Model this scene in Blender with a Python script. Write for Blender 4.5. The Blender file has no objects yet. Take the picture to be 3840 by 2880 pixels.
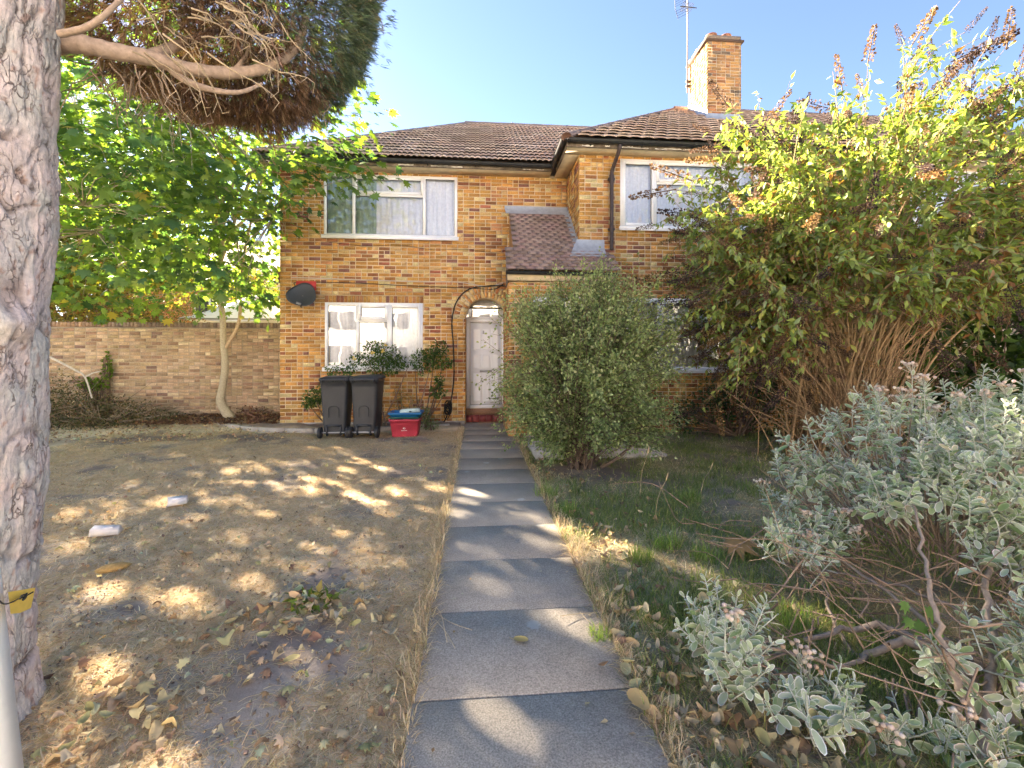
import bpy, math, random
import numpy as np
from mathutils import Matrix, Vector

R = math.radians
rng = np.random.default_rng(11)
random.seed(5)
scene = bpy.context.scene
COL = scene.collection

# ---------------------------------------------------------------- camera, sky, sun, exposure
YAW, FPX, HZN, CAMH = R(4.6), 445.0, 357.0, 1.385
cam_d = bpy.data.cameras.new('camera')
cam = bpy.data.objects.new('camera', cam_d); COL.objects.link(cam)
cam.location = (0, 0, CAMH); cam.rotation_euler = (R(90), 0, -YAW)
cam_d.sensor_width = 36; cam_d.lens = FPX / 1024 * 36; cam_d.shift_y = (HZN - 384) / 1024
cam_d.clip_start = 0.05; cam_d.clip_end = 800
scene.camera = cam

SUN_AZ, SUN_EL = R(40), R(26)          # azimuth measured from +Y towards -X
to_sun = Vector((-math.sin(SUN_AZ) * math.cos(SUN_EL), math.cos(SUN_AZ) * math.cos(SUN_EL), math.sin(SUN_EL)))
world = bpy.data.worlds.new('World'); scene.world = world; world.use_nodes = True
wn = world.node_tree.nodes; wl = world.node_tree.links
sky = wn.new('ShaderNodeTexSky'); sky.sky_type = 'NISHITA'; sky.sun_disc = False
sky.sun_elevation = SUN_EL; sky.sun_rotation = -SUN_AZ
sky.air_density = 0.7; sky.dust_density = 0.1; sky.ozone_density = 3.0
bg = wn['Background']; bg.inputs['Strength'].default_value = 0.05
hue = wn.new('ShaderNodeMixRGB'); hue.blend_type = 'MULTIPLY'; hue.inputs['Fac'].default_value = 1.0
hue.inputs['Color2'].default_value = (0.53, 0.455, 0.41, 1)      # paler, less saturated late-summer blue, over the whole sky
wl.new(sky.outputs['Color'], hue.inputs['Color1']); wl.new(hue.outputs['Color'], bg.inputs['Color'])
sl = bpy.data.lights.new('sun', 'SUN'); sl.energy = 3.6; sl.angle = R(0.9); sl.color = (1.0, 0.84, 0.64)
so = bpy.data.objects.new('sun', sl); COL.objects.link(so)
so.rotation_euler = (-to_sun).to_track_quat('-Z', 'Y').to_euler(); so.location = (-6, 8, 12)
vs = scene.view_settings
scene.display_settings.display_device = 'sRGB'
vs.view_transform = 'Standard'; vs.look = 'None'; vs.gamma = 1.0; vs.use_curve_mapping = False
vs.exposure = 4.5
scene.render.engine = 'CYCLES'
scene.cycles.use_denoising = True
scene.cycles.max_bounces = 8; scene.cycles.diffuse_bounces = 5; scene.cycles.transparent_max_bounces = 12
scene.cycles.sample_clamp_indirect = 6.0
scene.cycles.caustics_reflective = False; scene.cycles.caustics_refractive = False

# ---------------------------------------------------------------- helpers: pixels to points
SY, CY = math.sin(YAW), math.cos(YAW)
def ray(px, py):
    xc = (px - 512) / FPX; zc = (HZN - py) / FPX
    return np.array([SY + xc * CY, CY - xc * SY, zc])
def atY(px, py, Y):
    r = ray(px, py); return np.array([0, 0, CAMH]) + r * (Y / r[1])
def atZ(px, py, z=0.0):
    r = ray(px, py); return np.array([0, 0, CAMH]) + r * ((z - CAMH) / r[2])
def atD(px, py, d):
    return np.array([0, 0, CAMH]) + ray(px, py) * d

# ---------------------------------------------------------------- helpers: meshes
class MB:
    def __init__(s): s.v = []; s.f = []; s.c = []; s.o = 0
    def add(s, V, F, col=None):
        V = np.asarray(V, float).reshape(-1, 3); F = np.asarray(F, int)
        s.v.append(V); s.f.append(F + s.o); s.o += len(V)
        if col is None: col = (0.5, 0.5, 0.5)
        col = np.asarray(col, float)
        s.c.append(np.broadcast_to(col, (len(V), 3)) if col.ndim == 1 else col)
        return s
    def mesh(s, name, mat=None, smooth=False):
        me = bpy.data.meshes.new(name)
        V = np.concatenate(s.v) if s.v else np.zeros((0, 3))
        C = np.concatenate(s.c) if s.c else np.zeros((0, 3))
        me.vertices.add(len(V)); me.vertices.foreach_set('co', V.ravel())
        nl = sum(f.size for f in s.f); npoly = sum(len(f) for f in s.f)
        me.loops.add(nl); me.polygons.add(npoly)
        me.loops.foreach_set('vertex_index', np.concatenate([f.ravel() for f in s.f]).astype(np.int32))
        sizes = np.concatenate([np.full(len(f), f.shape[1]) for f in s.f])
        me.polygons.foreach_set('loop_start', (np.cumsum(sizes) - sizes).astype(np.int32))
        if smooth: me.polygons.foreach_set('use_smooth', np.ones(npoly, bool))
        me.update(calc_edges=True)
        a = me.attributes.new('Col', 'FLOAT_COLOR', 'POINT')
        a.data.foreach_set('color', np.concatenate([C, np.ones((len(C), 1))], 1).ravel())
        if mat: me.materials.append(mat)
        return me
    def build(s, name, mat=None, parent=None, smooth=False):
        return link(name, s.mesh(name, mat, smooth), parent)

def link(name, me, parent=None, loc=None):
    o = bpy.data.objects.new(name, me); COL.objects.link(o)
    if parent is not None:
        o.parent = parent
        if parent.get('_b') is not None: o.location = -Vector(parent.location)
    if loc is not None: o.location = Vector(o.location) + Vector(loc)
    return o
def thing(name, label, cat, loc=(0, 0, 0), group=None):
    o = bpy.data.objects.new(name, None); COL.objects.link(o); o.location = loc; o.empty_display_size = 0.1
    o['label'] = label; o['category'] = cat; o['_b'] = 1
    if group: o['group'] = group
    return o
def tag(o, label=None, cat=None, group=None, kind=None):
    if label: o['label'] = label
    if cat: o['category'] = cat
    if group: o['group'] = group
    if kind: o['kind'] = kind
    return o

BF = np.array([[0, 3, 2, 1], [4, 5, 6, 7], [0, 1, 5, 4], [1, 2, 6, 5], [2, 3, 7, 6], [3, 0, 4, 7]])
def boxv(x0, x1, y0, y1, z0, z1):
    return np.array([[x0, y0, z0], [x1, y0, z0], [x1, y1, z0], [x0, y1, z0], [x0, y0, z1], [x1, y0, z1], [x1, y1, z1], [x0, y1, z1]], float)
def box(mb, x0, x1, y0, y1, z0, z1, col=None): mb.add(boxv(x0, x1, y0, y1, z0, z1), BF, col); return mb
def obox(mb, c, s, rot, col=None):
    h = np.array(s) / 2
    V = boxv(-h[0], h[0], -h[1], h[1], -h[2], h[2]) @ np.array(rot).T + np.array(c)
    mb.add(V, BF, col)
def rotz(a): c, s = math.cos(a), math.sin(a); return np.array([[c, -s, 0], [s, c, 0], [0, 0, 1]])
def rotx(a): c, s = math.cos(a), math.sin(a); return np.array([[1, 0, 0], [0, c, -s], [0, s, c]])
def roty(a): c, s = math.cos(a), math.sin(a); return np.array([[c, 0, s], [0, 1, 0], [-s, 0, c]])
def beam(mb, p, q, w, h, col=None):
    p, q = np.array(p, float), np.array(q, float); d = q - p; L = np.linalg.norm(d); d /= L
    up = np.array([0, 0, 1.0]) if abs(d[2]) < 0.95 else np.array([0, 1.0, 0])
    a = np.cross(d, up); a /= np.linalg.norm(a); b = np.cross(a, d)
    obox(mb, (p + q) / 2, (L, w, h), np.stack([d, a, b], 1), col)
def tube(mb, pts, rad, n=6, col=None, cap=True):
    P = np.asarray(pts, float); m = len(P)
    rad = np.broadcast_to(np.asarray(rad, float), (m,))
    T = np.gradient(P, axis=0); T /= np.linalg.norm(T, axis=1)[:, None] + 1e-9
    ref = np.array([0, 0, 1.0]) if abs(T[:, 2]).mean() < 0.8 else np.array([1.0, 0, 0])
    A = np.cross(T, ref); A /= np.linalg.norm(A, axis=1)[:, None] + 1e-9
    B = np.cross(A, T)
    th = np.arange(n) * 2 * math.pi / n
    V = P[:, None] + rad[:, None, None] * (np.cos(th)[None, :, None] * A[:, None] + np.sin(th)[None, :, None] * B[:, None])
    i = np.arange(m - 1)[:, None] * n; j = np.arange(n)[None]; k = (j + 1) % n
    F = np.stack([i + j, i + k, i + n + k, i + n + j], -1).reshape(-1, 4)
    c = None
    if col is not None:
        c = np.asarray(col, float)
        if c.ndim == 2: c = np.repeat(c, n, 0)
    mb.add(V.reshape(-1, 3), F, c)
    if cap and n > 3:
        cc = None if col is None else (c if c.ndim == 1 else c[:n])
        mb.add(V[0], np.arange(n)[::-1][None], cc)
        cc = None if col is None else (c if c.ndim == 1 else c[-n:])
        mb.add(V[-1], np.arange(n)[None], cc)
def curve(p, n=8):
    """smooth Catmull-Rom through control points"""
    p = np.asarray(p, float); q = np.concatenate([[2 * p[0] - p[1]], p, [2 * p[-1] - p[-2]]]); out = []
    for i in range(1, len(q) - 2):
        t = np.linspace(0, 1, n, endpoint=False)[:, None]
        a, b, c, d = q[i - 1], q[i], q[i + 1], q[i + 2]
        out.append(0.5 * (2 * b + (c - a) * t + (2 * a - 5 * b + 4 * c - d) * t * t + (3 * b - a - 3 * c + d) * t ** 3))
    out.append(p[-1][None]); return np.concatenate(out)
def scatter(mb, TV, TF, M, P, col, tcol=None):
    """copies of a template: M (N,3,3), P (N,3), col (N,3); tcol (n,3) multiplies per template vertex"""
    TV = np.asarray(TV, float); TF = np.asarray(TF, int); N = len(P); n = len(TV)
    if N == 0: return
    V = np.einsum('nij,kj->nki', M, TV) + P[:, None]
    F = (TF[None] + (np.arange(N) * n)[:, None, None]).reshape(-1, TF.shape[1])
    C = np.repeat(np.asarray(col)[:, None], n, 1)
    if tcol is not None: C = C * np.asarray(tcol)[None]
    mb.add(V.reshape(-1, 3), F, C.reshape(-1, 3))
def frames(D, N0=None, roll=None):
    """rotation matrices whose y axis is D and z axis near N0"""
    D = D / (np.linalg.norm(D, axis=1)[:, None] + 1e-9)
    if N0 is None: N0 = rng.normal(size=D.shape)
    X = np.cross(D, N0); X /= np.linalg.norm(X, axis=1)[:, None] + 1e-9
    Z = np.cross(X, D)
    return np.stack([X, D, Z], 2)
def unit(n):
    v = rng.normal(size=(n, 3)); return v / np.linalg.norm(v, axis=1)[:, None]
def pick(pal, w, n, jit=0.12):
    pal = np.asarray(pal, float); w = np.asarray(w, float)
    c = pal[rng.choice(len(pal), n, p=w / w.sum())]
    return np.clip(c * (1 + rng.normal(size=(n, 1)) * jit) * (1 + rng.normal(size=(n, 3)) * jit * 0.25), 0.004, 0.95)
def lathe(mb, prof, n=16, c=(0, 0, 0), col=None):
    prof = np.asarray(prof, float); m = len(prof); th = np.arange(n) * 2 * math.pi / n
    V = np.stack([prof[:, 0][:, None] * np.cos(th), prof[:, 0][:, None] * np.sin(th), np.broadcast_to(prof[:, 1][:, None], (m, n))], -1).reshape(-1, 3) + np.array(c)
    i = np.arange(m - 1)[:, None] * n; j = np.arange(n)[None]; k = (j + 1) % n
    mb.add(V, np.stack([i + j, i + k, i + n + k, i + n + j], -1).reshape(-1, 4), col)
def snoise(x, y, s, seed=0):
    """cheap smooth 2-D value noise, 0..1"""
    x = np.asarray(x) / s + 31.7 * seed + 1000; y = np.asarray(y) / s + 17.3 * seed + 1000
    xi, yi = np.floor(x).astype(int), np.floor(y).astype(int); fx, fy = x - xi, y - yi
    fx = fx * fx * (3 - 2 * fx); fy = fy * fy * (3 - 2 * fy)
    h = lambda a, b: ((np.sin(a * 127.1 + b * 311.7) * 43758.5453) % 1.0)
    return (h(xi, yi) * (1 - fx) + h(xi + 1, yi) * fx) * (1 - fy) + (h(xi, yi + 1) * (1 - fx) + h(xi + 1, yi + 1) * fx) * fy

# ---------------------------------------------------------------- materials
def mat(name, col=None, rough=0.8, attr=False, n1=0.0, s1=30.0, n2=0.0, s2=4.0, bump=0.0, bs=200.0, bd=0.01, metal=0.0, spec=0.3, trans=0.0, sheen=0.0, stretch=None, coat=0.0, tint=(1.55, 1.5, 0.45)):
    m = bpy.data.materials.new(name); m.use_nodes = True
    nt = m.node_tree; N = nt.nodes; L = nt.links; b = N['Principled BSDF']
    b.inputs['Roughness'].default_value = rough; b.inputs['Metallic'].default_value = metal
    b.inputs['Specular IOR Level'].default_value = spec
    if coat: b.inputs['Coat Weight'].default_value = coat
    tc = N.new('ShaderNodeTexCoord'); src = tc.outputs['Object']
    if stretch:
        mp = N.new('ShaderNodeMapping'); mp.inputs['Scale'].default_value = stretch; L.new(src, mp.inputs['Vector']); src = mp.outputs['Vector']
    if attr:
        a = N.new('ShaderNodeAttribute'); a.attribute_name = 'Col'; cur = a.outputs['Color']
    else:
        c = N.new('ShaderNodeRGB'); c.outputs[0].default_value = (*col, 1); cur = c.outputs[0]
    for amt, sc, det in ((n1, s1, 6), (n2, s2, 3)):
        if not amt: continue
        t = N.new('ShaderNodeTexNoise'); t.inputs['Scale'].default_value = sc; t.inputs['Detail'].default_value = det; t.inputs['Roughness'].default_value = 0.65
        L.new(src, t.inputs['Vector'])
        r = N.new('ShaderNodeMapRange'); r.inputs['From Min'].default_value = 0.28; r.inputs['From Max'].default_value = 0.72
        r.inputs['To Min'].default_value = 1 - amt; r.inputs['To Max'].default_value = 1 + amt
        L.new(t.outputs['Fac'], r.inputs['Value'])
        x = N.new('ShaderNodeMixRGB'); x.blend_type = 'MULTIPLY'; x.inputs['Fac'].default_value = 1
        L.new(cur, x.inputs['Color1']); L.new(r.outputs['Result'], x.inputs['Color2']); cur = x.outputs['Color']
    L.new(cur, b.inputs['Base Color'])
    if bump:
        t = N.new('ShaderNodeTexNoise'); t.inputs['Scale'].default_value = bs; t.inputs['Detail'].default_value = 5
        L.new(src, t.inputs['Vector'])
        bp = N.new('ShaderNodeBump'); bp.inputs['Strength'].default_value = bump; bp.inputs['Distance'].default_value = bd
        L.new(t.outputs['Fac'], bp.inputs['Height']); L.new(bp.outputs['Normal'], b.inputs['Normal'])
    if trans:
        tr = N.new('ShaderNodeBsdfTranslucent'); mx = N.new('ShaderNodeMixShader'); mx.inputs['Fac'].default_value = trans
        sat = N.new('ShaderNodeMixRGB'); sat.blend_type = 'MULTIPLY'; sat.inputs['Fac'].default_value = 1
        sat.inputs['Color2'].default_value = (*tint, 1)
        L.new(cur, sat.inputs['Color1']); L.new(sat.outputs['Color'], tr.inputs['Color'])
        L.new(b.outputs[0], mx.inputs[1]); L.new(tr.outputs[0], mx.inputs[2])
        L.new(mx.outputs[0], N['Material Output'].inputs['Surface'])
    m['_src'] = 1
    return m

def glass_mat(name, tint=(1, 1, 1), refl=0.11):
    m = bpy.data.materials.new(name); m.use_nodes = True
    nt = m.node_tree; N = nt.nodes; L = nt.links; N.remove(N['Principled BSDF'])
    tr = N.new('ShaderNodeBsdfTransparent'); tr.inputs['Color'].default_value = (*tint, 1)
    gl = N.new('ShaderNodeBsdfGlossy'); gl.inputs['Roughness'].default_value = 0.0
    nz = N.new('ShaderNodeTexNoise'); nz.inputs['Scale'].default_value = 1.6
    bp = N.new('ShaderNodeBump'); bp.inputs['Strength'].default_value = 0.05; bp.inputs['Distance'].default_value = 0.05
    tc = N.new('ShaderNodeTexCoord'); L.new(tc.outputs['Object'], nz.inputs['Vector'])
    L.new(nz.outputs['Fac'], bp.inputs['Height']); L.new(bp.outputs['Normal'], gl.inputs['Normal'])
    fr = N.new('ShaderNodeFresnel'); fr.inputs['IOR'].default_value = 1.5
    ad = N.new('ShaderNodeMath'); ad.operation = 'ADD'; ad.inputs[1].default_value = refl; ad.use_clamp = True
    L.new(fr.outputs[0], ad.inputs[0])
    mx = N.new('ShaderNodeMixShader'); L.new(ad.outputs[0], mx.inputs['Fac'])
    L.new(tr.outputs[0], mx.inputs[1]); L.new(gl.outputs[0], mx.inputs[2])
    L.new(mx.outputs[0], N['Material Output'].inputs['Surface'])
    return m

M = {}
M['brick'] = mat('brick', attr=True, rough=0.92, n1=0.34, s1=45, n2=0.20, s2=1.1, bump=0.5, bs=180, bd=0.004)
M['mortar'] = mat('mortar', (0.60, 0.49, 0.34), 0.95, n1=0.15, s1=60, n2=0.2, s2=1.3)
M['tile'] = mat('roof_tile', attr=True, rough=0.9, n1=0.22, s1=40, n2=0.15, s2=1.5, bump=0.3, bs=150, bd=0.004)
M['upvc'] = mat('white_upvc', (0.86, 0.87, 0.88), 0.35, spec=0.5, n2=0.05, s2=3)
M['rubber'] = mat('dark_seal', (0.06, 0.06, 0.065), 0.6)
M['glass'] = glass_mat('window_glass')
M['net'] = mat('net_curtain', (0.84, 0.87, 0.92), 0.9, n1=0.12, s1=18, trans=0.0)
M['drape'] = mat('green_drape', (0.34, 0.44, 0.37), 0.9, n1=0.12, s1=20)
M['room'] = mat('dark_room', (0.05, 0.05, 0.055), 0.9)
M['gutter'] = mat('black_gutter', (0.022, 0.024, 0.027), 0.45, n1=0.5, s1=9, n2=0.3, s2=2, spec=0.4)
M['fascia'] = mat('peeling_fascia', (0.16, 0.13, 0.10), 0.8, n1=0.7, s1=5, n2=0.5, s2=14)
M['soffit'] = mat('cream_soffit', (0.60, 0.50, 0.34), 0.85, n1=0.1, s1=8, n2=0.15, s2=2)
M['lead'] = mat('grey_lead', (0.38, 0.41, 0.45), 0.5, n1=0.2, s1=9, metal=0.3)
M['pipe'] = mat('brown_downpipe', (0.055, 0.04, 0.038), 0.5, n1=0.3, s1=12)
M['cable'] = mat('black_cable', (0.02, 0.02, 0.02), 0.6)
M['wcable'] = mat('pale_cable', (0.48, 0.42, 0.36), 0.6)
M['door'] = mat('white_door', (0.84, 0.85, 0.87), 0.4, spec=0.5)
M['quarry'] = mat('quarry_tile', (0.24, 0.055, 0.05), 0.5, n1=0.25, s1=12)
M['concrete'] = mat('concrete', (0.235, 0.225, 0.215), 0.92, n1=0.38, s1=160, n2=0.22, s2=3.5, bump=0.5, bs=260, bd=0.003)
M['pale_concrete'] = mat('pale_concrete', (0.40, 0.37, 0.33), 0.92, n1=0.2, s1=60, n2=0.22, s2=4, bump=0.4, bs=150, bd=0.003)
M['leaf'] = mat('leaf', attr=True, rough=0.55, spec=0.35, trans=0.46, tint=(1.15, 1.2, .42))
M['dryleaf'] = mat('dry_leaf', attr=True, rough=0.8, spec=0.2, trans=0.25, tint=(1.2, 1.05, .8))
M['felt'] = mat('felted_leaf', attr=True, rough=0.75, spec=0.2, trans=0.28, tint=(1.05, 1.08, .8))
M['needle'] = mat('needle_spray', attr=True, rough=0.8, spec=0.15, trans=0.2)
M['wood'] = mat('wood', attr=True, rough=0.85, n1=0.3, s1=45, bump=0.4, bs=90, bd=0.004)
M['straw'] = mat('straw', attr=True, rough=0.9, spec=0.1, trans=0.45, tint=(1.12, 1.06, .85))
M['plastic'] = mat('plastic', attr=True, rough=0.45, n1=0.08, s1=60, n2=0.12, s2=6, spec=0.4)
M['metal'] = mat('grey_metal', (0.45, 0.46, 0.48), 0.35, metal=0.9)
M['paint'] = mat('painted', attr=True, rough=0.6, n1=0.08, s1=8)
M['render'] = mat('pale_render', attr=True, rough=0.9, n1=0.1, s1=6)
# ================================================================ GROUND
PX0, PX1 = -0.245, 0.652                       # path edges
def soil_mask(x, y):
    """1 = bare soil, 0 = covered by straw; where the real lawn is worn"""
    n = snoise(x, y, 0.55, 1) * 0.6 + snoise(x, y, 0.18, 2) * 0.4
    patch = np.exp(-(((x + 0.75) / 0.75) ** 2 + ((y - 1.65) / 0.55) ** 2)) * 0.95
    patch += np.exp(-(((x + 1.6) / 1.1) ** 2 + ((y - 2.4) / 0.5) ** 2)) * 0.28
    band = np.exp(-((y - (8.05 + 0.10 * (x + 4))) / 0.5) ** 2) * np.clip((-x - 2.2) / 1.5, 0, 1) * 0.8
    right = np.where(x > 0.66, np.clip((y - 5.2) / 2.5, 0, 0.2) + np.exp(-(((x - 3.4) / 0.9) ** 2 + ((y - 4.6) / 1.3) ** 2)) * 0.7 + np.exp(-(((x - 1.4) / 0.6) ** 2 + ((y - 5.4) / 0.5) ** 2)) * 0.7, 0)
    return np.clip((n - 0.52) * 2.6 + 0.16 + patch + band + right - 0.10, 0, 1)
xs = np.unique(np.round(np.concatenate([np.linspace(-10, 8, 360), -10 - np.linspace(0, 1, 20)[1:] ** 3 * 290, 8 + np.linspace(0, 1, 20)[1:] ** 3 * 292]), 4))
ys = np.unique(np.round(np.concatenate([np.linspace(0, 11, 240), -(np.linspace(0, 1, 22)[1:] ** 3 * 300), 11 + np.linspace(0, 1, 22)[1:] ** 3 * 389]), 4))
gx, gy = np.meshgrid(xs, ys)
near = (gx > -10) & (gx < 8) & (gy > 0) & (gy < 11)
gz = (snoise(gx, gy, 0.5, 4) * 0.03 + snoise(gx, gy, 0.13, 5) * 0.016 + snoise(gx, gy, 0.06, 6) * 0.010 - 0.03) * near
gz = np.where((gx > PX0 - 0.04) & (gx < PX1 + 0.04), np.minimum(gz, -0.012), gz)
# raised soil of the bed in front of the wall
bed = np.clip((gy - (8.55 + 0.55 * np.clip((-gx - 3.6) / 1.5, 0, 1.9))) / 0.3, 0, 1) * (gx < -0.3) * near
gz = gz + bed * (0.05 + 0.05 * snoise(gx, gy, 0.2, 9))
gz[~near] = -0.012
sm = soil_mask(gx, gy)
soil_c = np.array([0.25, 0.195, 0.155]); grey_c = np.array([0.40, 0.35, 0.30]); straw_c = np.array([0.74, 0.61, 0.42]); green_c = np.array([0.28, 0.285, 0.13])
dust = np.clip(np.exp(-(((gx + 0.65) / 0.6) ** 2 + ((gy - 1.5) / 0.45) ** 2)) * 1.1 + snoise(gx, gy, 0.3, 8) * 0.3 - 0.1, 0, 1)
sc_ = soil_c + (grey_c - soil_c) * dust[..., None]
cov = straw_c + (green_c - straw_c) * np.where(gx > 0.68, np.clip(0.55 + snoise(gx, gy, 0.7, 12) * 0.5, 0, 1), 0.08)[..., None]
gc = cov + (sc_ - cov) * np.clip(sm + bed, 0, 1)[..., None]
gc = np.where(near[..., None], gc, np.array([0.16, 0.15, 0.08]))
ny, nx = gx.shape
idx = np.arange(nx * ny).reshape(ny, nx)
F = np.stack([idx[:-1, :-1], idx[:-1, 1:], idx[1:, 1:], idx[1:, :-1]], -1).reshape(-1, 4)
M['ground'] = mat('ground', attr=True, rough=0.95, n1=0.22, s1=90, n2=0.16, s2=6, bump=0.35, bs=160, bd=0.008, spec=0.1)
g = MB().add(np.stack([gx, gy, gz], -1).reshape(-1, 3), F, gc.reshape(-1, 3)).build('ground', M['ground'], smooth=True)
tag(g, 'dry garden ground of worn soil and thin straw', None, kind='structure')

# path of concrete slabs
path = thing('path', 'straight concrete slab path from the front to the white door', 'path', (0.2, 1.2, 0))
path['kind'] = 'structure'
M['slab'] = mat('slab_concrete', attr=True, rough=0.93, n1=0.55, s1=150, n2=0.13, s2=3.2, bump=0.6, bs=300, bd=0.003)
def lichen(m):
    nt = m.node_tree; N = nt.nodes; L = nt.links; b = N['Principled BSDF']; cur = b.inputs['Base Color'].links[0].from_socket
    tc = N.new('ShaderNodeTexCoord'); v = N.new('ShaderNodeTexVoronoi'); v.inputs['Scale'].default_value = 2.6; v.inputs['Randomness'].default_value = 1
    n = N.new('ShaderNodeTexNoise'); n.inputs['Scale'].default_value = 38; n.inputs['Detail'].default_value = 4
    mm = N.new('ShaderNodeMath'); mm.operation = 'MULTIPLY_ADD'; mm.inputs[1].default_value = 0.16
    L.new(tc.outputs['Object'], v.inputs['Vector']); L.new(tc.outputs['Object'], n.inputs['Vector'])
    L.new(n.outputs['Fac'], mm.inputs[0]); L.new(v.outputs['Distance'], mm.inputs[2])
    r = N.new('ShaderNodeMapRange'); r.inputs['From Min'].default_value = 0.20; r.inputs['From Max'].default_value = 0.16
    r.inputs['To Min'].default_value = 0; r.inputs['To Max'].default_value = 0.75; L.new(mm.outputs[0], r.inputs['Value'])
    x = N.new('ShaderNodeMixRGB'); L.new(r.outputs[0], x.inputs['Fac']); L.new(cur, x.inputs['Color1']); x.inputs['Color2'].default_value = (0.47, 0.47, 0.44, 1)
    L.new(x.outputs[0], b.inputs['Base Color'])
lichen(M['slab'])
MB().add(boxv(PX0 + .01, PX1 - .01, -.6, 9.2, -.04, .0125), BF, (.30, .27, .235)).build('joint_bedding', M['slab'], path)
y = -0.63
k = 0
while y < 9.2:
    y1 = min(y + 0.604, 9.24); c = np.array([0.345, 0.308, 0.258]) * rng.uniform(0.98, 1.02)
    if y > 4.4: c *= 0.94
    mb = MB(); w = 0.003; bev = 0.004
    dx = rng.uniform(-0.012, 0.012); zt = 0.022 + rng.uniform(-0.002, 0.002); tl = rng.uniform(-0.004, 0.004)
    x0, x1, ya, yb = PX0 + dx, PX1 + dx, y + w, y1 - w
    V = np.concatenate([boxv(x0, x1, ya, yb, -0.04, zt - bev)[:4], boxv(x0, x1, ya, yb, 0, zt - bev)[4:], boxv(x0 + bev, x1 - bev, ya + bev, yb - bev, 0, zt)[4:]])
    V[8:, 2] += np.array([0, tl, tl, 0])
    q = np.array([[0, 1, 5, 4], [1, 2, 6, 5], [2, 3, 7, 6], [3, 0, 4, 7]])
    mb.add(V, np.concatenate([q, q + 4, [[8, 9, 10, 11]]]), c); mb.build('slab', M['slab'], path); y = y1; k += 1

# ================================================================ BRICKWORK
BPAL = np.array([[0.50, 0.27, 0.085], [0.46, 0.235, 0.075], [0.40, 0.19, 0.06], [0.30, 0.125, 0.055], [0.27, 0.105, 0.06], [0.55, 0.37, 0.16], [0.60, 0.47, 0.26], [0.22, 0.10, 0.08], [0.44, 0.21, 0.10]])
BW = [24, 22, 16, 10, 4, 12, 6, 1.5, 10]
REDW = [14, 16, 18, 22, 8, 5, 2, 2, 16]
NVAR = 28
BVAR = np.array([.90, .93, .86]) * np.concatenate([pick(BPAL, BW, NVAR, 0.13), pick(BPAL, REDW, NVAR, 0.13)])
GPAL = np.array([[0.40, 0.29, 0.18], [0.36, 0.25, 0.16], [0.30, 0.20, 0.13], [0.24, 0.15, 0.10], [0.45, 0.35, 0.23], [0.20, 0.13, 0.10]])
GVAR = np.array([1.0, 1.02, 1.04]) * pick(GPAL, [30, 26, 15, 8, 18, 4], NVAR, 0.10)
def subtract(a, b, holes):
    iv = [(a, b)]
    for h0, h1 in holes:
        nv = []
        for s, e in iv:
            if h1 <= s or h0 >= e: nv.append((s, e)); continue
            if h0 > s: nv.append((s, h0))
            if h1 < e: nv.append((h1, e))
        iv = nv
    return [(s, e) for s, e in iv if e - s > 0.03]
def brick_cells(u0, u1, z0, z1, holes=lambda z: [], courses=None, redz=lambda z, u: 0.0, headers=0.42):
    out = []; r = 0; z = z0
    while z < z1 - 0.02:
        zt = min(z + 0.062, z1); u = u0 - (0.1125 if r % 2 else 0.0) - 0.005; hl = holes((z + zt) / 2)
        while u < u1:
            L = 0.211
            if rng.random() < headers: L = 0.0985
            for s, e in subtract(max(u, u0), min(u + L, u1), hl):
                red = rng.random() < redz((z + zt) / 2, (s + e) / 2)
                out.append((s, e, z, zt, rng.integers(NVAR) + (NVAR if red else 0)))
            u += L + 0.014
        z += 0.075; r += 1
    return out
def bricks_mesh(mb, cells, O, U, Nn, var, proud=0.009):
    """U, Nn unit vectors (along wall, outward); cells u0,u1,z0,z1,colour"""
    if not cells: return
    O, U, Nn = np.array(O, float), np.array(U, float), np.array(Nn, float); Zv = np.array([0, 0, 1.0])
    c = np.array([x[:4] for x in cells]); ci = np.array([x[4] for x in cells]); n = len(c)
    pr = proud + rng.uniform(-0.0035, 0.0035, n); j = rng.uniform(-0.002, 0.002, (n, 4)); c = c + j
    def P(u, z, d): return O + u[:, None] * U + z[:, None] * Zv + d[:, None] * Nn
    zero = np.zeros(n)
    V = np.stack([P(c[:, 0], c[:, 2], zero), P(c[:, 1], c[:, 2], zero), P(c[:, 1], c[:, 3], zero), P(c[:, 0], c[:, 3], zero),
                  P(c[:, 0] + .003, c[:, 2] + .003, pr), P(c[:, 1] - .003, c[:, 2] + .003, pr), P(c[:, 1] - .003, c[:, 3] - .003, pr), P(c[:, 0] + .003, c[:, 3] - .003, pr)], 1)
    TF = np.array([[4, 5, 6, 7], [0, 1, 5, 4], [1, 2, 6, 5], [2, 3, 7, 6], [3, 0, 4, 7]])
    F = (TF[None] + (np.arange(n) * 8)[:, None, None]).reshape(-1, 4)
    col = var[ci]
    C = np.repeat(col[:, None], 8, 1)
    C = C * (1 + rng.normal(size=(n, 8, 1)) * 0.17)      # mottled faces
    mb.add(V.reshape(-1, 3), F, C.reshape(-1, 3))
_bm = {}
def brick_mesh(ci, var, key):
    k = (ci, key)
    if k not in _bm:
        mb = MB(); bricks_mesh(mb, [(0, 0.211, 0, 0.062, ci)], (0, 0, 0), (1, 0, 0), (0, -1, 0), var); _bm[k] = mb.mesh('brick', M['brick'])
    return _bm[k]
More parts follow.
